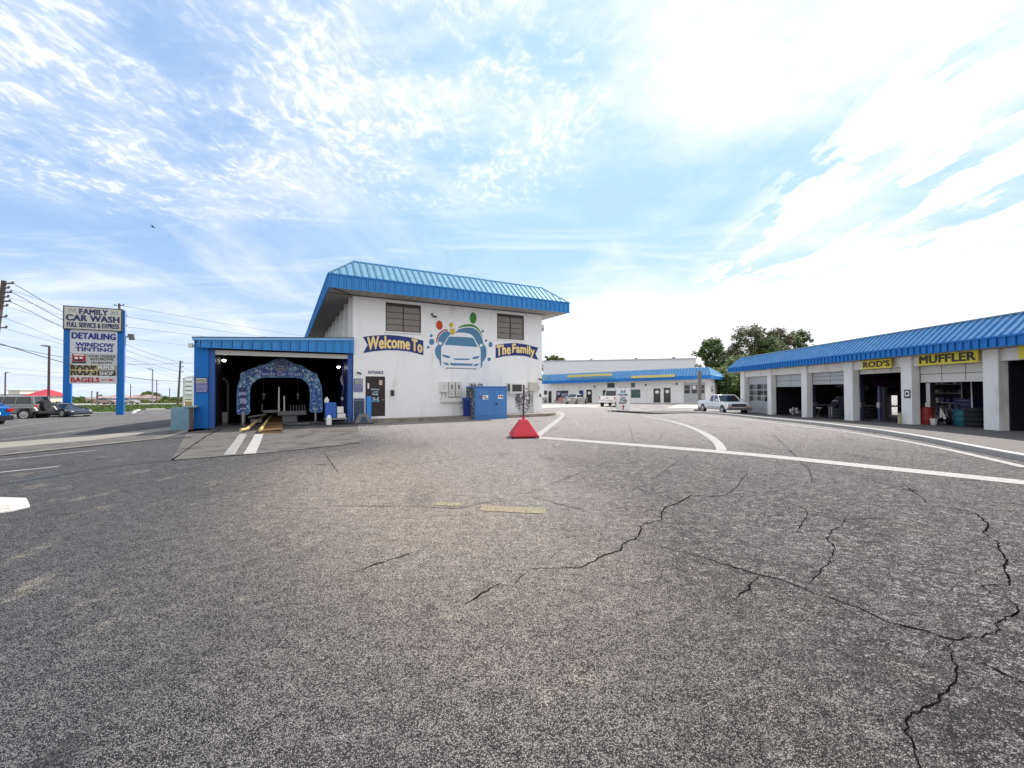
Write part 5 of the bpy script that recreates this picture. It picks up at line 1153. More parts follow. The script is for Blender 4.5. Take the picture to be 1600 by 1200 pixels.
def pk2(t):
    MB().box(-2.8, -2.7, -.8, .8, .85, 1.3).build('tailgate', CARW, t, bevel=.02); MB().box(-2.82, -2.805, -.1, .1, 1.05, 1.12).build('badge', BLACK, t); MB().box(-2.95, -2.72, -.95, .95, .55, .72).build('bumper', CHROME, t, bevel=.02)
    MB().box(-2.55, -.6, -.8, .8, 1.25, 1.306).build('bed', BLACK, t)
vehicle('lifted_pickup', 'white lifted pickup seen from behind, partly hidden by the EXIT board', p, R(62), CARW,
 [(-2.7, .9, .62, 1.3), (-2.6, .96, .58, 1.3), (1.3, .96, .55, 1.3), (2.6, .94, .56, 1.2), (2.8, .88, .6, 1.1)],
 (1.4, .8, -.4, -.55, 1.3, 1.92, .88, .72, (.4,)), (1.9, -1.7), .44, .96,
 [('tail_light', -2.74, -2.7, s*.86-.07, s*.86+.07, .9, 1.25, TAILR) for s in (-1, 1)], extra=pk2, cat='truck')
# left lot
p = Vector((-40.3, 33.0, 0)); p.z = gz(p.x, p.y)-.12
def jeepx(t):
    MB().cyl((-2.02, -.1, 1.15), (-2.3, -.1, 1.15), .42, .42, 22).build('spare_tyre', RUB, t)
    for s in (-1, 1):
        for x in (1.45, -1.5): MB().box(x-.62, x+.62, s*.98-.12, s*.98+.14, .98, 1.05).cyl((x-.62, s*.98, 1.0), (x-.8, s*.98, .72), .07).build('fender', CARS, t)
    MB().box(-2.3, -2.05, -.85, .85, .5, .72).build('bumper', BLACK, t); MB().box(-2.06, -2.03, .55, .8, 1.0, 1.2).build('tail_light', TAILR, t)
    MB().box(-2.06, -2.03, -.8, -.55, 1.0, 1.2).build('tail_light', TAILR, t)
vehicle('offroad_wagon', 'boxy grey off-road wagon with big tyres and a rear spare wheel', p, R(196), CARG,
 [(-2.02, .82, .55, 1.28), (-1.9, .86, .5, 1.3), (.9, .86, .5, 1.3), (1.0, .8, .55, 1.24), (2.2, .68, .6, 1.15)],
 (.95, .65, -1.88, -2.0, 1.3, 1.86, .80, .72, (.0, -.85, -1.9)), (1.45, -1.5), .46, .84, extra=jeepx, flare=.14)
p = Vector((-39.9, 36.4, 0)); p.z = gz(p.x, p.y)
vehicle('sports_car', 'low dark grey sports car parked beside the blue sign post', p, R(-8), CARD,
 [(-2.1, .8, .3, .85), (-1.9, .95, .2, .88), (-.6, .97, .16, .82), (.6, .95, .16, .78), (1.5, .96, .15, .68), (2.0, .9, .16, .52), (2.28, .7, .18, .38)],
 (1.05, .1, -.5, -1.7, .74, 1.13, .76, .5, (-.4,)), (1.4, -1.3), .34, .95,
 [('headlight', 1.9, 2.1, s*.68-.1, s*.68+.1, .46, .54, LAMPG) for s in (-1, 1)]+[('splitter', 2.1, 2.34, -.75, .75, .14, .2, STEEL), ('mirror', .7, .85, -1.06, -.96, .78, .88, CARD), ('mirror', .7, .85, .96, 1.06, .78, .88, CARD)])
p = Vector((-29.3, 21.3, 0)); p.z = gz(p.x, p.y)-.12
vehicle('blue_car', 'bright blue car cut off by the left edge of the view', p, R(186), CARB,
 [(-2.2, .74, .4, .98), (-2.05, .88, .28, 1.05), (-1.2, .92, .25, 1.02), (1.0, .92, .25, .98), (2.1, .8, .3, .8)],
 (1.0, .3, -1.2, -2.0, .98, 1.42, .82, .64, (-.2, -1.2)), (1.4, -1.4), .34, .92,
 [('tail_light', -2.24, -2.0, s*.7-.16, s*.7+.16, .78, .92, TAILR) for s in (-1, 1)]+[('bumper', -2.3, -2.15, -.8, .8, .3, .55, BLACK), ('licence_plate', -2.25, -2.2, -.22, .22, .62, .76, WHITE)])
# ================================================================== PYLON SIGN
Zs = 39.2; pr_ = atz(188.3, 643, Zs); pr_.z = gz(pr_.x, pr_.y); pl_ = atz(106, 620, Zs/1.045); pl_.z = gz(pl_.x, pl_.y)
sd = Vector((pr_.x-pl_.x, pr_.y-pl_.y, 0)); SW_ = sd.length; SF = Frame(pl_, math.atan2(sd.y, sd.x))
ps = thing('pylon_sign', 'tall double-post roadside sign with a FAMILY CAR WASH panel above smaller tenant boards', 'sign', pl_, SF.rz)
def SP(x, y): x_, z_ = SF.on(80+x/7.0615, 480+y/7.0588, -.25); return x_, z_-pl_.z
xl_, zt_ = SP(140, 55); xr_, zb_ = SP(785, 335)
ztop = SP(450, 75)[1]
hwp = .27
for cx_ in (0, SW_): MB().box(cx_-hwp, cx_+hwp, -.2, .05, -.3, ztop-.05).build('post', BLUED, ps)
MB().box(SW_+hwp+.001, SW_+hwp+.06, -.21, .06, 3.2, ztop-.1).build('edge_strip', mat('lilac_blue_strip', (.22, .30, .68), .5), ps)
za, zb = SP(150, 318)[1], ztop
xa, xb = SP(138, 200)[0], SP(790, 200)[0]
tp = MB().box(xa, xb, -.42, -.201, za, zb).build('main_panel', mat('sign_frame', (.05, .06, .06), .5), ps)
MB().box(xa+.09, xb-.09, -.43, -.4205, za+.09, zb-.09).build('face', mat('sign_face', (.56, .55, .49), .5, var=.06), tp)
def ST_(string, xa, xb, ya, yb, m_, bold, par, y=-.431): # readings of the zoomed sign
    x0, z1 = SP(xa, ya); x1, z0 = SP(xb, yb); xm = (xa+xb)/2
    text(par, string, x0, x1, z0, z1, XZ(y), m_, bold, .012)
hh = zb-za
def row(f0, f1): return za+hh*f0, za+hh*f1
def srow(par, string, u0, u1, f0, f1, m_, bold, lo=None, hi=None, y=-.4305):
    lo = za if lo is None else lo; hi = zb if hi is None else hi
    text(par, string, xa+(xb-xa)*u0, xa+(xb-xa)*u1, lo+(hi-lo)*f0, lo+(hi-lo)*f1, XZ(y), m_, bold, .012)
srow(tp, 'FAMILY', .27, .745, .68, .90, NAVY, .055); srow(tp, 'CAR WASH', .055, .945, .38, .63, NAVY, .06); srow(tp, 'FULL SERVICE & EXPRESS', .07, .945, .11, .31, NAVY, .04)
GL = mat('emblem_grey', (.20, .22, .22), .5); GL2 = mat('emblem_pale', (.45, .46, .42), .5)
carlogo(tp, xa+(xb-xa)*.15, zb-hh*.19, .62, -.4305, GL, GL2); carlogo(tp, xa+(xb-xa)*.86, zb-hh*.20, .62, -.4305, GL, GL2)
zlow = SP(460, 918)[1]; LX, RX = SP(207, 600)[0], SP(728, 600)[0]
zz = [za-.01]+[SP(460, y)[1] for y in (452, 577, 708, 833)]+[zlow]
pm = [mat('board_white', (.60, .60, .62), .5), mat('board_white2', (.62, .62, .64), .5), mat('board_grey', (.50, .50, .49), .5), mat('board_tan', (.42, .36, .18), .5), mat('board_pale', (.58, .57, .56), .5)]
bd = []
for i in range(5):
    bd.append(MB().box(LX, RX, -.3, -.2-.002, zz[i+1]+.012, zz[i]-.012).build('tenant_board', pm[i], ps))
def brow(i, s, u0, u1, f0, f1, m_, bold=.03, y=-.3005):
    lo, hi = zz[i+1], zz[i]; text(bd[i], s, LX+(RX-LX)*u0, LX+(RX-LX)*u1, lo+(hi-lo)*f0, lo+(hi-lo)*f1, XZ(y), m_, bold, .012)
NB = mat('deep_blue_lettering', (.012, .02, .22), .5)
brow(0, 'DETAILING', .04, .96, .22, .76, NB, .06); brow(1, 'WINDOW', .12, .93, .53, .88, NB, .06); brow(1, 'TINTING', .12, .9, .12, .46, NB, .06)
brow(2, 'LOCAL LEGENDS', .37, .96, .64, .84, LETK, .03); brow(2, 'AUTOMOTIVE', .42, .92, .38, .58, LETK, .03); brow(2, '352.600.7777', .44, .9, .1, .26, LETK, .03)
def bx(i, u0, u1, f0, f1, m_, nm, y0=-.306, y1=-.3005):
    lo, hi = zz[i+1], zz[i]; return MB().box(LX+(RX-LX)*u0, LX+(RX-LX)*u1, y0, y1, lo+(hi-lo)*f0, lo+(hi-lo)*f1).build(nm, m_, bd[i])
bx(2, .05, .33, .26, .88, mat('maroon_board', (.30, .02, .025), .5), 'emblem'); bx(2, .08, .3, .74, .84, LETW, 'emblem_line', -.31, -.3065); bx(2, .1, .17, .44, .62, LETW, 'emblem_line', -.31, -.3065); bx(2, .2, .27, .48, .62, LETW, 'emblem_line', -.31, -.3065); bx(2, .04, .34, .1, .24, LETK, 'emblem_line'); bx(2, .12, .25, .3, .42, LETK, 'emblem_line', -.31, -.3065)
bx(3, .58, .97, .03, .46, LETK, 'black_field'); bx(3, .58, .97, .52, .97, mat('grey_field', (.20, .20, .20), .5), 'grey_field')
brow(3, "ROD'S", .03, .55, .08, .95, LETK, .035); brow(3, 'MUFFLER', .6, .95, .58, .92, LETW, .03, -.3065); brow(3, 'SHOP', .63, .92, .09, .41, LETW, .03, -.3065)
bx(3, .03, .57, .47, .53, LETY, 'gap_line', -.322, -.318)
brow(4, 'BAGELS', .03, .62, .2, .8, LETR, .06); bx(4, .66, .86, .45, .55, LETR, 'arrow')
lo, hi = zz[5], zz[4]; mm_ = (lo+hi)/2; MB().prism([(LX+(RX-LX)*.84, -.3005, mm_+hh*.06), (LX+(RX-LX)*.95, -.3005, mm_), (LX+(RX-LX)*.84, -.3005, mm_-hh*.06)], (0, -.008, 0)).build('arrow', LETR, bd[4])
x_, z_ = SP(830, 395); t = thing('sign_floodlight', 'dark double floodlight mounted on the right edge of the tall sign', 'light', SF.w(SW_+hwp+.1, 0, z_), SF.rz)
MB().box(.0, .12, -.05, .05, -.05, .05).build('bracket', BLACK, t); MB().box(.12, .55, -.12, .15, .0, .28).box(.2, .6, -.12, .15, -.28, -.03).build('head', mat('grey_lamp_head', (.12, .12, .11), .5), t)
# ================================================================== STRIP MALL
zsl = lambda t_: -.70+(.37/25.8)*t_           # the shops step down with the ground
st = thing('strip_mall', 'long low white shop building with blue mansard roof across the far lot', 'shops', ST.loc, ST.rz)
def M5(x, y, off=0): return ST.on(840+x/5, 500+y/5, off)
def shear(v): return Vector((v.x, v.y, v.z+zsl(v.x)))
SL = 24.9
def m5r(xa, ya, xb, yb):    # rectangle in building coords (x0,x1,z0,z1) with slope removed
    a, b = M5(xa, ya), M5(xb, yb); return a[0], b[0], b[1]-zsl(b[0]), a[1]-zsl(a[0])
R_ = dict(big1=m5r(142, 550, 242, 612), dark=m5r(320, 547, 360, 598), d1=m5r(380, 545, 425, 650), win2=m5r(505, 545, 600, 612), up1=m5r(540, 490, 605, 532), up2=m5r(725, 487, 765, 530), teal=m5r(725, 540, 806, 612), d2=m5r(905, 535, 960, 645), d3=m5r(985, 530, 1040, 645), gar=m5r(1140, 490, 1310, 648))
mb = MB(); wall_holes(mb, 0, SL, -.4, 3.4, 0, .15, list(R_.values())); mb.box(SL-.02, SL, .15, 9, -.4, 3.9); mb.box(0, SL, 9, 9.2, -.4, 3.9); mb.box(-2.6, 0, .05, .2, -.4, 3.4); mb.box(-8, -2.6, -2.0, -1.85, -.4, 3.4)
mb.xf(shear).build('wall', WALL2, st)
def sm_box(nm, r, y0, y1, m_, par=None, ins=0):
    a, b, c, d = r; return MB().box(a+ins, b-ins, y0, y1, c+ins, d-ins).xf(shear).build(nm, m_, par or st)
def stwin(r, m_, cols=1, door=False):
    a, b, c, d = r; f = MB(); k = .07
    f.box(a, a+k, .02, .1, c, d).box(b-k, b, .02, .1, c, d).box(a+k, b-k, .02, .1, d-k, d).box(a+k, b-k, .02, .1, c, c+k)
    o = f.xf(shear).build('door' if door else 'window', BLACK if door else WHITE, st); sm_box('pane', r, .05, .07, m_, o, k); return o
SHG = mat('shop_glass', (.02, .023, .022), .12, var=.9, vscale=2.2, spec=.45)
stwin(R_['big1'], mat('navy_window_film', (.015, .018, .06), .3)); stwin(R_['dark'], NAVYB); stwin(R_['win2'], SHG); stwin(R_['up1'], SHG); stwin(R_['up2'], GLASST); stwin(R_['teal'], GLASST)
for k in ('d1', 'd2', 'd3'): 
    o = stwin(R_[k], SHG, door=True); a, b, c, d = R_[k]
    e = MB(); flat(e, ellipse((a+b)/2, d-.55, .28, .25, 16), .045, .01); e.xf(shear).build('round_decal', WHITE, o)
a, b, c, d = R_['big1']; e = MB(); flat(e, ellipse(a+.55, (c+d)/2+.15, .3, .28, 16), .045, .01); e.box(a+1.1, b-.2, .036, .045, d-.75, d-.55).box(a+1.2, b-.25, .036, .045, d-1.05, d-.88); e.xf(shear).build('window_decal', mat('grey_decal', (.35, .37, .45), .5), st)
a, b, c, d = R_['gar']; e = MB(); e.box(a, b, .08, .12, c, d)
for i in range(1, 5): z = c+(d-c)*i/5; e.box(a, b, .07, .08, z-.02, z+.02)
gd = e.xf(shear).build('garage_door', ZINC, st); w_ = (b-a)/3
for i in range(3):
    for j in range(2): MB().box(a+w_*i+.12, a+w_*(i+1)-.12, .05, .08, c+1.35+j*.62, c+1.9+j*.62).xf(shear).build('window_pane', SHG, gd)
e = MB(); flat(e, ellipse(a+w_*1.5, c+2.2, .28, .28, 16), .045, .01); e.xf(shear).build('round_decal', WHITE, gd)
e = MB()
e.box(-.95, -.35, -.02, .045, 0.0, 2.1); e.xf(shear).build('door', BLACK, st)
MB().box(-1.9, -1.3, .0, .045, 1.5, 2.2).xf(shear).build('wall_notice', BROWN, st)
for x, z in ((7.9, 2.7), (16.4, 2.75), (20.9, 2.8)): MB().box(x-.1, x+.1, -.1, -.002, z-.15, z+.15).xf(shear).build('wall_light', BLACK, st)
eo = 1.25; zE, zF, zR = 3.36, 3.86, 5.0
rf = MB(); A_, B2_, C2_, D2_ = (-.9, -eo, zF), (SL+.8, -eo, zF), (SL+.35, -.35, zR), (-.1, -.35, zR)
rf.face([A_, B2_, C2_, D2_]); rf.face([(SL+.8, -eo, zF), (SL+.8, 9.5, zF-.1), (SL+.35, 9.5, zR-.7), (SL+.35, -.35, zR)]); rf.box(-.1, SL+.3, -.3, 9.3, 4.2, 4.3)
jm = MB(); hipribs(rf, A_, B2_, C2_, D2_, .42, wd=.09, h=.08, jm=jm); jm.xf(shear).build('seam_joint', MATS['seam_blue'], rf.xf(shear).build('roof', ROOFB, st))
rf = MB(); rf.face([(-.9, -eo, zF), (-2.6, -eo-1.6, zF), (-2.3, -.8-1.6, zR), (-.1, -.35, zR)][::-1]); hipribs(rf, (-2.6, -eo-1.6, zF), (-.9, -eo, zF), (-.1, -.35, zR), (-2.3, -2.4, zR), .42, wd=.08, h=.06); rf.xf(shear).build('roof_return', ROOFL, st)
fa = MB(); fa.box(-.9, SL+.8, -eo, -eo+.06, zE, zF); fa.prism([(-.9, -eo, zE), (-2.6, -eo-1.6, zE), (-2.6, -eo-1.6, zF), (-.9, -eo, zF)], (0, .06, 0)); fa.box(SL+.74, SL+.8, -eo+.06, 9.5, zE, zF-.05)
x = -.8
while x < SL+.7: fa.box(x-.03, x+.03, -eo-.04, -eo-.001, zE+.02, zF-.02); x += .42
fa.xf(shear).build('fascia', MATS['deep_blue_metal'], st); MB().box(-.9, SL+.7, -eo+.06, 0, zE, zE+.04).xf(shear).build('soffit', SOFF, st)
for (xa_, ya_), (xb_, yb_), lab in (((240, 440), (585, 447), 'left'), ((738, 447), (1075, 455), 'right')):
    a, b = M5(xa_, ya_, -1.1), M5(xb_, yb_, -1.1)
    MB().box(a[0], b[0], -1.45, -1.2, a[1]-.18-zsl(a[0]), a[1]+.2-zsl(a[0])).xf(shear).build('sign_band', mat('yellow_band', (.62, .52, .16), .5, var=.1), st)
o = MB().box(-8, SL+1, -1.9, -.02, -.5, .05).xf(shear).build('shop_walk', mat('pale_walk', (.5, .46, .40), .85, var=.1), st)
apx = [gp(1042, 637.5), gp(1108, 638.5), gp(1098, 632), gp(1062, 631.5)]; struct(drape([(p.x, p.y) for p in apx], .02, .7).build('concrete_pad', mat('pale_pad', (.55, .50, .42), .9, var=.1)))
apx = [gp(846, 637.5), gp(958, 637.5), gp(958, 633), gp(846, 632.5)]; struct(drape([(p.x, p.y) for p in apx], .02, .7).build('concrete_pad', MATS['pale_pad']))
t = thing('red_meter_sign', 'small red and white sign on the right end wall of the shops', 'sign', ST.w(SL+.02, 3.2, .35), ST.rz); MB().box(0, .05, -.35, .35, .9, 1.7).build('panel', mat('brown_sign', (.16, .05, .04), .6), t); MB().box(.051, .055, -.25, .25, 1.3, 1.6).build('print', LETW, t)
t = thing('outdoor_bench', 'dark patio bench by the left shop door', 'bench', ST.w(-1.7, -.6, zsl(-1)+.05), ST.rz); MB().box(-.6, .6, -.25, .2, .42, .48).build('seat', GREY, t); MB().box(-.6, .6, .16, .22, .5, .9).build('backrest', GREY, t)
for s in (-.5, .5): MB().box(s-.04, s+.04, -.22, .18, 0, .42).build('leg', BLACK, t)
for i, (x, m_, lab) in enumerate(((1.9, mat('salmon', (.55, .22, .16), .6), 'salmon patio chair under the dark blue shop window'), (1.1, mat('maroon_chair', (.16, .04, .04), .6), 'maroon patio chair under the dark blue shop window'))):
    t = thing('patio_chair', lab, 'chair', ST.w(x, -.7, zsl(x)+.05), ST.rz); MB().box(-.28, .28, -.28, .28, .4, .46).build('seat', m_, t); MB().box(-.28, .28, .22, .28, .461, .95).build('backrest', m_, t)
    for a, b in ((-.25, -.25), (.25, -.25), (-.25, .25), (.25, .25)): MB().box(a-.03, a+.03, b-.03, b+.03, 0, .4).build('leg', m_, t)
# EXIT board and wooden post on the kerb island
p = gp(973.5, 642.6); ex = thing('exit_board', 'tall white board reading Family Car Wash EXIT with a red arrow', 'sign', p, R(4))
hw_ = .60; hb_ = 2.18
pm_ = MB().box(-hw_, hw_, -.05, .05, .02, hb_-.06).build('panel', WHITE, ex)
for s in (-1, 1): MB().box(s*hw_-.045*s-.045, s*hw_-.045*s+.045, -.07, .07, 0, hb_).build('post', WHITE, ex)
MB().box(-hw_+.1, hw_-.1, -.06, .06, hb_-.059, hb_-.02).build('top_rail', NAVY, ex)
carlogo(pm_, 0, hb_-.42, .62, -.052, NAVY, mat('sky_print', (.25, .50, .62), .5))
for s, z0, z1, x in (('Family', 1.36, 1.55, .42), ('Car', 1.14, 1.31, .24), ('Wash', .92, 1.09, .33), ('EXIT', .66, .86, .34)): text(pm_, s, -x, x, z0, z1, XZ(-.052), NAVY if s != 'EXIT' else LETK, .075, .006)
MB().prism([(-.05, -.052, .14), (.05, -.052, .14), (.05, -.052, .42), (.15, -.052, .42), (0, -.052, .6), (-.15, -.052, .42), (-.05, -.052, .42)], (0, -.006, 0)).build('arrow', LETR, pm_)
p = gp(1093.5, 641.8); t = thing('wooden_post', 'weathered square wooden post standing on the kerb', 'post', p, R(10)); MB().box(-.12, .12, -.12, .12, .0, 3.75).build('post', WOOD, t, bevel=.01); MB().box(-.45, .25, -.22, .3, 0, .12).build('footing', mat('dark_footing', (.10, .085, .07), .9), t)
# ================================================================== BACKDROP BUILDINGS
p = atz(849, 600, 112); q = atz(1090, 600, 104); t = thing('white_warehouse', 'large plain white building rising behind the shops', 'warehouse', (p.x, 112, gz(p.x, 112)-.5), math.atan2(-8, q.x-p.x))
L_ = q.x-p.x+.5; zt1 = 1.6+44.5*108/641+2.0
MB().box(0, L_, 0, 25, 0, zt1).build('wall', mat('warehouse_white', (.70, .71, .72), .7, var=.04, vscale=.5), t)
MB().box(-.2, L_+.2, -.2, 25.2, zt1+.001, zt1+.25).build('roof_edge', mat('warehouse_trim', (.45, .46, .47), .6), t)
for x in (L_*.32, L_*.62, L_*.86): MB().box(x, x+.7, 1, 2, zt1+.251, zt1+.7).build('roof_vent', GREY, t)
def farbuilding(name, label, px0, px1, ytop, Z, m_, roof=None, dep=9, win=True, roofm=None, ridge=2.0, cat='building'):
    a, b = atz(px0, ytop, Z), atz(px1, ytop, Z); z0 = gz(a.x, Z); t = thing(name, label, cat, (a.x, Z, z0-.3), 0); w_ = b.x-a.x; h = a.z-z0+.3
    MB().box(0, w_, 0, dep, 0, h).build('wall', m_, t)
    if roof == 'hip': MB().loft([[(-.6, -.6, h), (w_+.6, -.6, h), (w_+.6, dep+.6, h), (-.6, dep+.6, h)], [(w_*.42, dep*.45, h+ridge), (w_*.58, dep*.45, h+ridge), (w_*.58, dep*.55, h+ridge), (w_*.42, dep*.55, h+ridge)]]).build('roof', roofm, t)
    else: MB().box(-.2, w_+.2, -.2, dep+.2, h, h+.25).build('roof', roofm or GREY, t)
    if win:
        n = max(1, int(w_/4))
        for i in range(n): MB().box(w_*(i+.25)/n, w_*(i+.75)/n, -.05, -.001, h*.35, h*.7).build('window', GLASS, t)
    return t
REDR = mat('red_metal_roof', (.50, .02, .03), .4, var=.08)
farbuilding('red_roofed_building', 'distant building with a bright red pyramid roof', 41, 70, 618.6, 120, mat('pale_wall', (.6, .56, .5), .8), 'hip', 6, True, REDR, 1.9)
farbuilding('white_shop', 'distant white shop with a raised parapet at the far left', 0, 38, 617.0, 128, mat('far_white', (.68, .66, .62), .8), None, 9)
t = farbuilding('parapet_block', 'distant cream block with an arched emblem above the white shop', 13, 31, 611, 132, mat('far_cream', (.66, .64, .52), .8), None, 5, False)
for px0, px1, yt, Z, c, lab in ((160, 184, 621.3, 150, (.55, .5, .45), 'distant pale store seen between the sign posts'), (196, 208, 621.5, 165, (.45, .36, .28), 'distant tan house right of the sign post'), (208, 222, 622, 150, (.4, .34, .3), 'distant brown-walled house left of the round tree'), (134, 152, 623.5, 175, (.5, .45, .42), 'distant low pale building behind the left sign post')):
    farbuilding('far_building', lab, px0, px1, yt, Z, mat('fb'+str(px0), c, .8), 'hip', 8, True, mat('fr'+str(px0), (c[0]*.6, c[1]*.5, c[2]*.5), .8), 1.2)
# small pylon in the distance and tan block
a = atz(294.5, 620, 62); z0 = gz(a.x, 62); t = thing('far_pylon_sign', 'pale multi-panel roadside sign just left of the blue bay', 'sign', (a.x, 62, z0), R(12))
for s in (-.62, .62): MB().box(s-.1, s+.1, -.1, .1, 0, 4.3).build('post', WHITEG, t)
MB().prism([(-.85, -.15, 4.3), (.85, -.15, 4.3), (.85, -.15, 4.75), (-.0, -.15, 4.6)], (0, .3, 0)).build('cap', WHITEG, t)
for i in range(5): MB().box(-.5, .6, -.12, .12, .9+i*.66, 1.5+i*.66).build('tenant_board', LETW, t); MB().box(-.4, .5, -.126, -.121, 1.1+i*.66, 1.2+i*.66).build('print_line', LETK, t)
a = gp(294.5, 635.2); t = thing('tan_planter', 'tan block planter below the distant pale sign', 'planter', a, R(10)); MB().box(-.9, .9, 0, .8, 0, .7).build('body', mat('tan_block', (.5, .33, .15), .8, var=.15), t, bevel=.03); MB().box(-.95, .95, -.05, .85, .701, .78).build('coping', mat('tan_cap', (.55, .4, .2), .8), t)
# far cars on the highway
def farcar(px, py, Z, m_, lab):
    a = atz(px, py, Z); t = vehicle('passing_car', lab, (a.x, Z, gz(a.x, Z)+.06), R(5), m_, [(-2.1, .8, .35, .9), (-1.9, .9, .28, 1.0), (1.2, .9, .28, .95), (2.1, .8, .32, .75)], (1.0, .3, -1.0, -1.7, .95, 1.4, .82, .64, ()), (1.35, -1.35), .33, .9, group='cars on the far highway')
farcar(168, 628, 92, mat('fc1', (.34, .22, .18), .3), 'dull red car passing on the highway between the sign posts'); farcar(182, 628, 96, WHITE, 'white car passing on the highway near the right sign post'); farcar(200, 628, 94, CARS, 'silver car passing on the highway right of the sign')
# ================================================================== POLES, LAMPS, WIRES
def pole(name, label, top, base, Z, r=.16, arms=(), m_=POLEM, cat='utility pole'):
    a, b = atz(*top, Z), atz(*base, Z); z0 = gz(b.x, Z); k = (a.z-z0)/(a.z-b.z) if abs(a.z-b.z) > .01 else 1; b2 = a+(b-a)*k
    t = thing(name, label, cat, (b2.x, Z, z0), 0); MB().cyl((0, 0, -.3), (a.x-b2.x, 0, a.z-z0), r, r*.7, 10).build('shaft', m_, t)
    for (px, py, dx, h) in arms:
        q = atz(px, py, Z); x, z = q.x-b2.x, q.z-z0; MB().cyl((x, 0, z), (x+dx, 0, z), .05, .05, 6).lathe([(.05, 0), (.09, .03), (.05, .08), (.08, .12), (.03, .16)], (x+dx, 0, z), 8).build('insulator', mat('insulator_grey', (.10, .09, .09), .5), t)
    return t
pole('utility_pole', 'leaning dark wooden utility pole with many insulators at the left edge', (6.5, 438.5), (-4, 508), 30, .2, [(5, 443, .7, 0), (4, 450, .45, 0), (3.5, 457, .65, 0), (2.5, 464, .5, 0), (1.5, 471, .65, 0), (.5, 478, .5, 0), (-3, 495, .6, 0), (-5, 512, .7, 0)])
pole('utility_pole', 'wooden utility pole rising behind the tall sign', (186.5, 474.5), (186.5, 560), 52, .17, [(186, 477, .6, 0), (186, 477, -.6, 0), (187, 494, .9, 0), (187, 509.5, .9, 0)])
pole('utility_pole', 'slightly leaning utility pole halfway between tall sign and blue bay', (282, 563.5), (278, 631), 76, .2, [(281.5, 566, .5, 0), (281.3, 573, .6, 0), (281, 581, .6, 0)])
pole('utility_pole', 'thin distant utility pole beside the round tree', (245, 594), (245, 628.5), 130, .15, [(245, 600, .6, 0), (245, 600, -.6, 0)])
pole('utility_pole', 'thinnest far utility pole right of the tall sign', (204, 600), (204, 628.5), 130, .14, [(204, 605, .5, 0)])
pole('utility_pole', 'short far utility pole left of the leaning pole', (265, 606), (265, 628), 140, .14, [(265, 610, .5, 0)])
pole('utility_pole', 'slim far pole seen under the sign between its posts', (143.5, 611), (143.5, 631), 95, .12, [(143.5, 612, .3, 0)])
pole('utility_pole', 'stout brown far pole seen under the sign nearer its right post', (152, 612), (152, 631), 92, .2, [(152, 613, .3, 0)])
def lamp(label, px, ytop, ybase, Z, dx, m_=POLEM):
    a = atz(px, ytop, Z); z0 = gz(a.x, Z); t = thing('street_lamp', label, 'street lamp', (a.x, Z, z0), 0); h = a.z-z0
    MB().cyl((0, 0, 0), (0, 0, h), .11, .09, 8).build('post', m_, t); MB().box(min(0, dx), max(0, dx), -.04, .04, h-.08, h).build('arm', m_, t); MB().box(dx-.3, dx+.3, -.14, .14, h-.03, h+.08).build('lamp_head', GREY, t)
RB = mat('brown_red_post', (.09, .035, .04), .6)
lamp('tall brown-red parking lot lamp left of the tall sign', 77, 540.5, 640, 42, -.45, RB); lamp('street lamp near the far left edge behind the off-road wagon', 8.5, 582, 630, 70, .4)
lamp('grey street lamp by the verge between sign and bay', 238.5, 576.5, 631, 72, -.5, GREY)
def wire(label, pix, Z0, Z1, r=.014, sag=0):
    pts = []; x0, x1 = pix[0][0], pix[-1][0]
    sp = smoothpath([Vector((a, b, 0)) for a, b in pix], 8)
    for q in sp:
        t_ = (q.x-x0)/(x1-x0); Z = 1/((1-t_)/Z0+t_/Z1); pts.append(atz(q.x, q.y, Z))
    o = thing('power_line', label, 'power line', pts[0], 0, 'overhead power lines'); MB().tube([p-pts[0] for p in pts], r, 5).build('cable', WIRE, o)
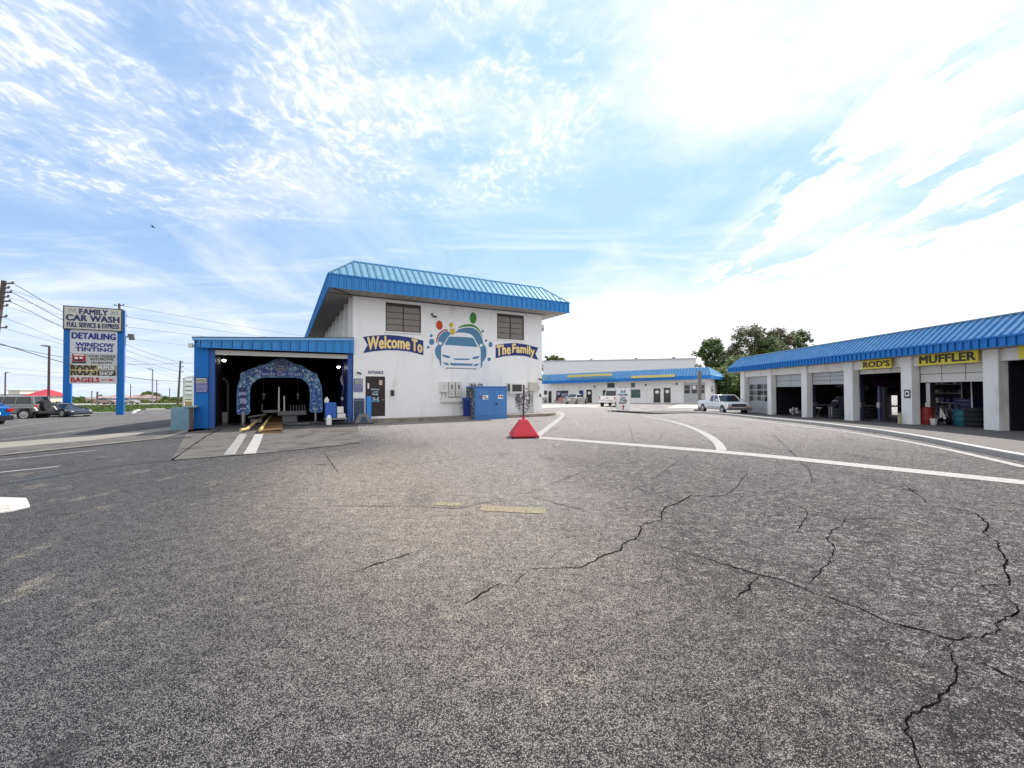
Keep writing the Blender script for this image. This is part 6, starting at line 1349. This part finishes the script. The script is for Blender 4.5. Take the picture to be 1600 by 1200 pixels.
WL = [([(13, 443.5), (24, 445), (98, 487.5), (201, 540), (280, 566.5)], 30, 75, .022, 'topmost thick line from the leaning pole'),
 ([(11, 457), (21, 458), (97.5, 499.5), (195, 546.5), (280, 573)], 30, 75, .022, 'second thick line from the leaning pole'),
 ([(9, 471), (19, 472.5), (97.5, 511), (195, 556), (280, 581)], 30, 75, .022, 'third thick line from the leaning pole'),
 ([(11, 450.5), (60, 468), (100, 484), (140, 485), (186, 477)], 30, 52, .012, 'thin upper line dipping to the pole behind the sign'),
 ([(10, 464), (55, 476), (97, 492), (186, 495)], 30, 52, .012, 'thin middle line to the pole behind the sign'),
 ([(8, 478), (55, 493), (97, 507.5), (186, 511)], 30, 52, .012, 'thin lower line to the pole behind the sign'),
 ([(2, 495), (45, 511), (97, 532), (196, 560), (280, 588)], 30, 75, .012, 'sixth line down from the leaning pole'),
 ([(4, 512), (50, 525), (97, 538), (196, 566), (280, 592)], 30, 75, .012, 'seventh line down from the leaning pole'),
 ([(-20, 531), (0, 537), (98, 566), (196, 588.5), (275, 596), (330, 600)], 28, 75, .03, 'thick low cable crossing behind the tall sign'),
 ([(-20, 535), (0, 538.5), (98, 558), (195, 569), (299, 567), (330, 566)], 28, 75, .022, 'second low cable crossing behind the tall sign'),
 ([(187, 477), (320, 500.5), (454, 522), (520, 531)], 52, 80, .02, 'uppermost line running right above the blue bay'),
 ([(190, 494), (290, 509), (388, 523), (520, 538)], 52, 80, .02, 'second line running right behind the blue bay'),
 ([(192, 510), (301, 523.5), (420, 540)], 52, 80, .02, 'third line running right behind the blue bay'),
 ([(188, 527), (292, 540), (400, 552)], 52, 80, .014, 'faint fourth line right of the tall sign'),
 ([(282, 566), (300, 570), (330, 580)], 76, 90, .016, 'short line right of the slightly leaning pole, upper'),
 ([(282, 573), (300, 580), (330, 594)], 76, 90, .016, 'short line right of the slightly leaning pole, lower'),
 ([(-10, 573), (98, 583), (200, 590), (275, 600)], 90, 100, .02, 'faint distant line low in the left sky'),
 ([(-10, 583), (98, 590), (200, 597)], 90, 100, .02, 'lowest faint distant line in the left sky')]
for pix, a, b, r, lab in WL: wire(lab, pix, a, b, r)
# contrail-free bird
p = atz(239, 355, 55); t = thing('bird', 'small dark bird gliding in the sky above the left lot', 'bird', p, R(20))
MB().loft([[(-.3, -.02, 0), (-.3, .02, 0), (-.3, .0, .02)], [(-.05, -.07, -.03), (-.05, .07, -.03), (-.05, 0, .07)], [(.15, -.05, -.02), (.15, .05, -.02), (.15, 0, .05)], [(.28, -.01, 0), (.28, .01, 0), (.28, 0, .01)]]).build('body', BLACK, t)
for s in (-1, 1): MB().loft([[(.1, 0, .03), (-.08, 0, .03), (.0, 0, .05)], [(.08, s*.35, .14), (-.06, s*.35, .14), (.02, s*.35, .16)], [(-.05, s*.7, .05), (-.1, s*.7, .05), (-.08, s*.7, .06)]]).build('wing', BLACK, t)
# ================================================================== TREES
def leafmat(name, col, col2):
    m = bpy.data.materials.new(name); m.use_nodes = True; N = NT(m.node_tree); b = m.node_tree.nodes['Principled BSDF']
    o = N.node('ShaderNodeTexCoord').outputs['Object']; n = N.noise(o, .55, 4, .7); n2 = N.noise(o, 7, 2)
    c = N.mix(N.step(n, .38, .62), col+(1,), col2+(1,)); v = N.node('ShaderNodeVectorMath', operation='SCALE'); N.l.new(c, v.inputs[0]); N.l.new(N.m('ADD', .55, n2), v.inputs[3])
    N.l.new(v.outputs[0], b.inputs['Base Color']); b.inputs['Roughness'].default_value = .7; b.inputs['Specular IOR Level'].default_value = .25
    return m
LG = leafmat('leaf_green', (.045, .075, .018), (.10, .15, .035)); LR = leafmat('leaf_reddish', (.10, .06, .03), (.07, .11, .03)); LO = leafmat('leaf_olive', (.08, .10, .022), (.15, .17, .04))
def tree(name, label, x, y, h, r, m_, seed, n=110, per=46, leaf=.2, base=.25, group=None, zoff=0):
    rnd = random.Random(seed); z0 = gz(x, y)+zoff; t = thing(name, label, 'tree', (x, y, z0), 0, group); tk = MB(); lf = MB()
    tk.cyl((0, 0, -.3), (.1, 0, h*.45), h*.022+.05, h*.013+.03, 8); tk.cyl((.1, 0, h*.45), (.0, .1, h*.85), h*.013+.03, .03, 6)
    for k in range(n):
        u = rnd.random(); zc = h*(base+(1-base)*u**.85)
        prof = math.sin(math.pi*min(.98, .16+.80*(1-u)**.8))**.7*(1.0 if u < .75 else 1-(u-.75)*1.6)
        a = rnd.random()*6.283; rr = r*prof*rnd.uniform(.25, 1.08)
        c = Vector((math.cos(a)*rr, math.sin(a)*rr, zc+rnd.uniform(-.3, .3)))
        if k % 4 == 0: tk.cyl((.05, 0, max(h*.2, zc*.62)), c, h*.006+.02, .015, 5)
        cr = r*rnd.uniform(.14, .28)
        for _ in range(per):
            d = Vector((rnd.gauss(0, 1), rnd.gauss(0, 1), rnd.gauss(0, .75))); d = d.normalized()*cr*rnd.random()**.45; p = c+d
            s = leaf*rnd.uniform(.6, 1.5); e1 = Vector((rnd.gauss(0, 1), rnd.gauss(0, 1), rnd.gauss(0, .6))).normalized(); e2 = e1.orthogonal().normalized()
            lf.face([p-e1*s, p+e2*s*.5, p+e1*s, p-e2*s*.5])
    tk.build('trunk', BARK, t); lf.build('crown', m_, t); return t
def X_at(px, Y): return (px-800)/FPX*Y
TD = [('broadleaf_tree', 'dark green tree right behind the white warehouse end', 1113, 78, 531, 2.9, LG, 1), ('reddish_tree', 'tallest tree with reddish crown behind the garages', 1176, 76, 511, 4.2, LR, 2), ('broadleaf_tree', 'rounded dark tree right of the reddish tree', 1216, 78, 517, 3.0, LR, 3), ('broadleaf_tree', 'rightmost dark tree peeking over the garage roof', 1247, 80, 518, 2.6, LG, 4), ('broadleaf_tree', 'olive tree filling the gap between the dark and the reddish tree', 1143, 80, 548, 3.6, LO, 5), ('broadleaf_tree', 'low dark tree closing the gap beside the far garage wall', 1148, 62, 585, 3.0, LG, 6), ('broadleaf_tree', 'broad green tree behind the gap, lower than its neighbours', 1160, 68, 560, 3.6, LG, 7), ('broadleaf_tree', 'green tree filling between the reddish tree and the rightmost trees', 1198, 74, 530, 3.4, LG, 9), ('broadleaf_tree', 'small tree low behind the shops\' right end', 1128, 66, 578, 2.6, LO, 8)]
for nm, lab, px, Y, yt, r, m_, sd_ in TD:
    x = X_at(px, Y); tree(nm, lab, x, Y, 1.6+(608-yt)*Y/FPX-gz(x, Y), r, m_, sd_, n=170, per=62, leaf=.21, base=.06)
for i, (px, lab) in enumerate(((856, 'small tree top above the white warehouse, left'), (868, 'small tree top above the white warehouse, middle'), (879, 'small tree top above the white warehouse, right'))): x = X_at(px, 145); tree('distant_tree', lab, x, 145, 1.6+(608-556-(i == 2)*3)*145/FPX-gz(x, 145), 2.6, LO, 20+i, n=45, per=40, leaf=.3, base=.5)
x = X_at(234, 165); tree('round_tree', 'rounded olive tree standing above the distant tree line', x, 165, (611.5-0+0) and (630-613.5)*165/FPX+.2, 3.1, LO, 31, n=60, per=40, leaf=.3, base=.12)
def wood(name, label, pts, m_, n, hmax, seed, leaf=.45):
    rnd = random.Random(seed); mb = MB()
    for k in range(n):
        t_ = rnd.random(); px = pts[0]+(pts[1]-pts[0])*t_; Y = rnd.uniform(pts[2], pts[3]); x = X_at(px, Y); z0 = gz(x, Y)
        hm = hmax*(.62+.38*math.sin(px*.31+seed)*math.sin(px*.13))*rnd.uniform(.75, 1); rr = rnd.uniform(.8, 1.8)
        for _ in range(60):
            d = Vector((rnd.gauss(0, 1), rnd.gauss(0, 1), 0)).normalized()*rr*rnd.random()**.5; p = Vector((x, Y, z0))+d; p.z += hm*rnd.random()**.6*(1-.35*(d.length/rr)**2)
            s = leaf*rnd.uniform(.5, 1.4); e1 = Vector((rnd.gauss(0, 1), rnd.gauss(0, 1), rnd.gauss(0, .6))).normalized(); e2 = e1.orthogonal().normalized(); mb.face([p-e1*s, p+e2*s*.5, p+e1*s, p-e2*s*.5])
    o = mb.build(name, m_); o['kind'] = 'stuff'; tag(o, label, 'trees')
wood('far_wood', 'long dark tree line along the horizon at the left', (-60, 400, 185, 225), LG, 620, 4.3, 41)
wood('roadside_scrub', 'low bushes along the far side of the highway', (60, 330, 122, 134), LO, 150, 1.5, 42, .3)
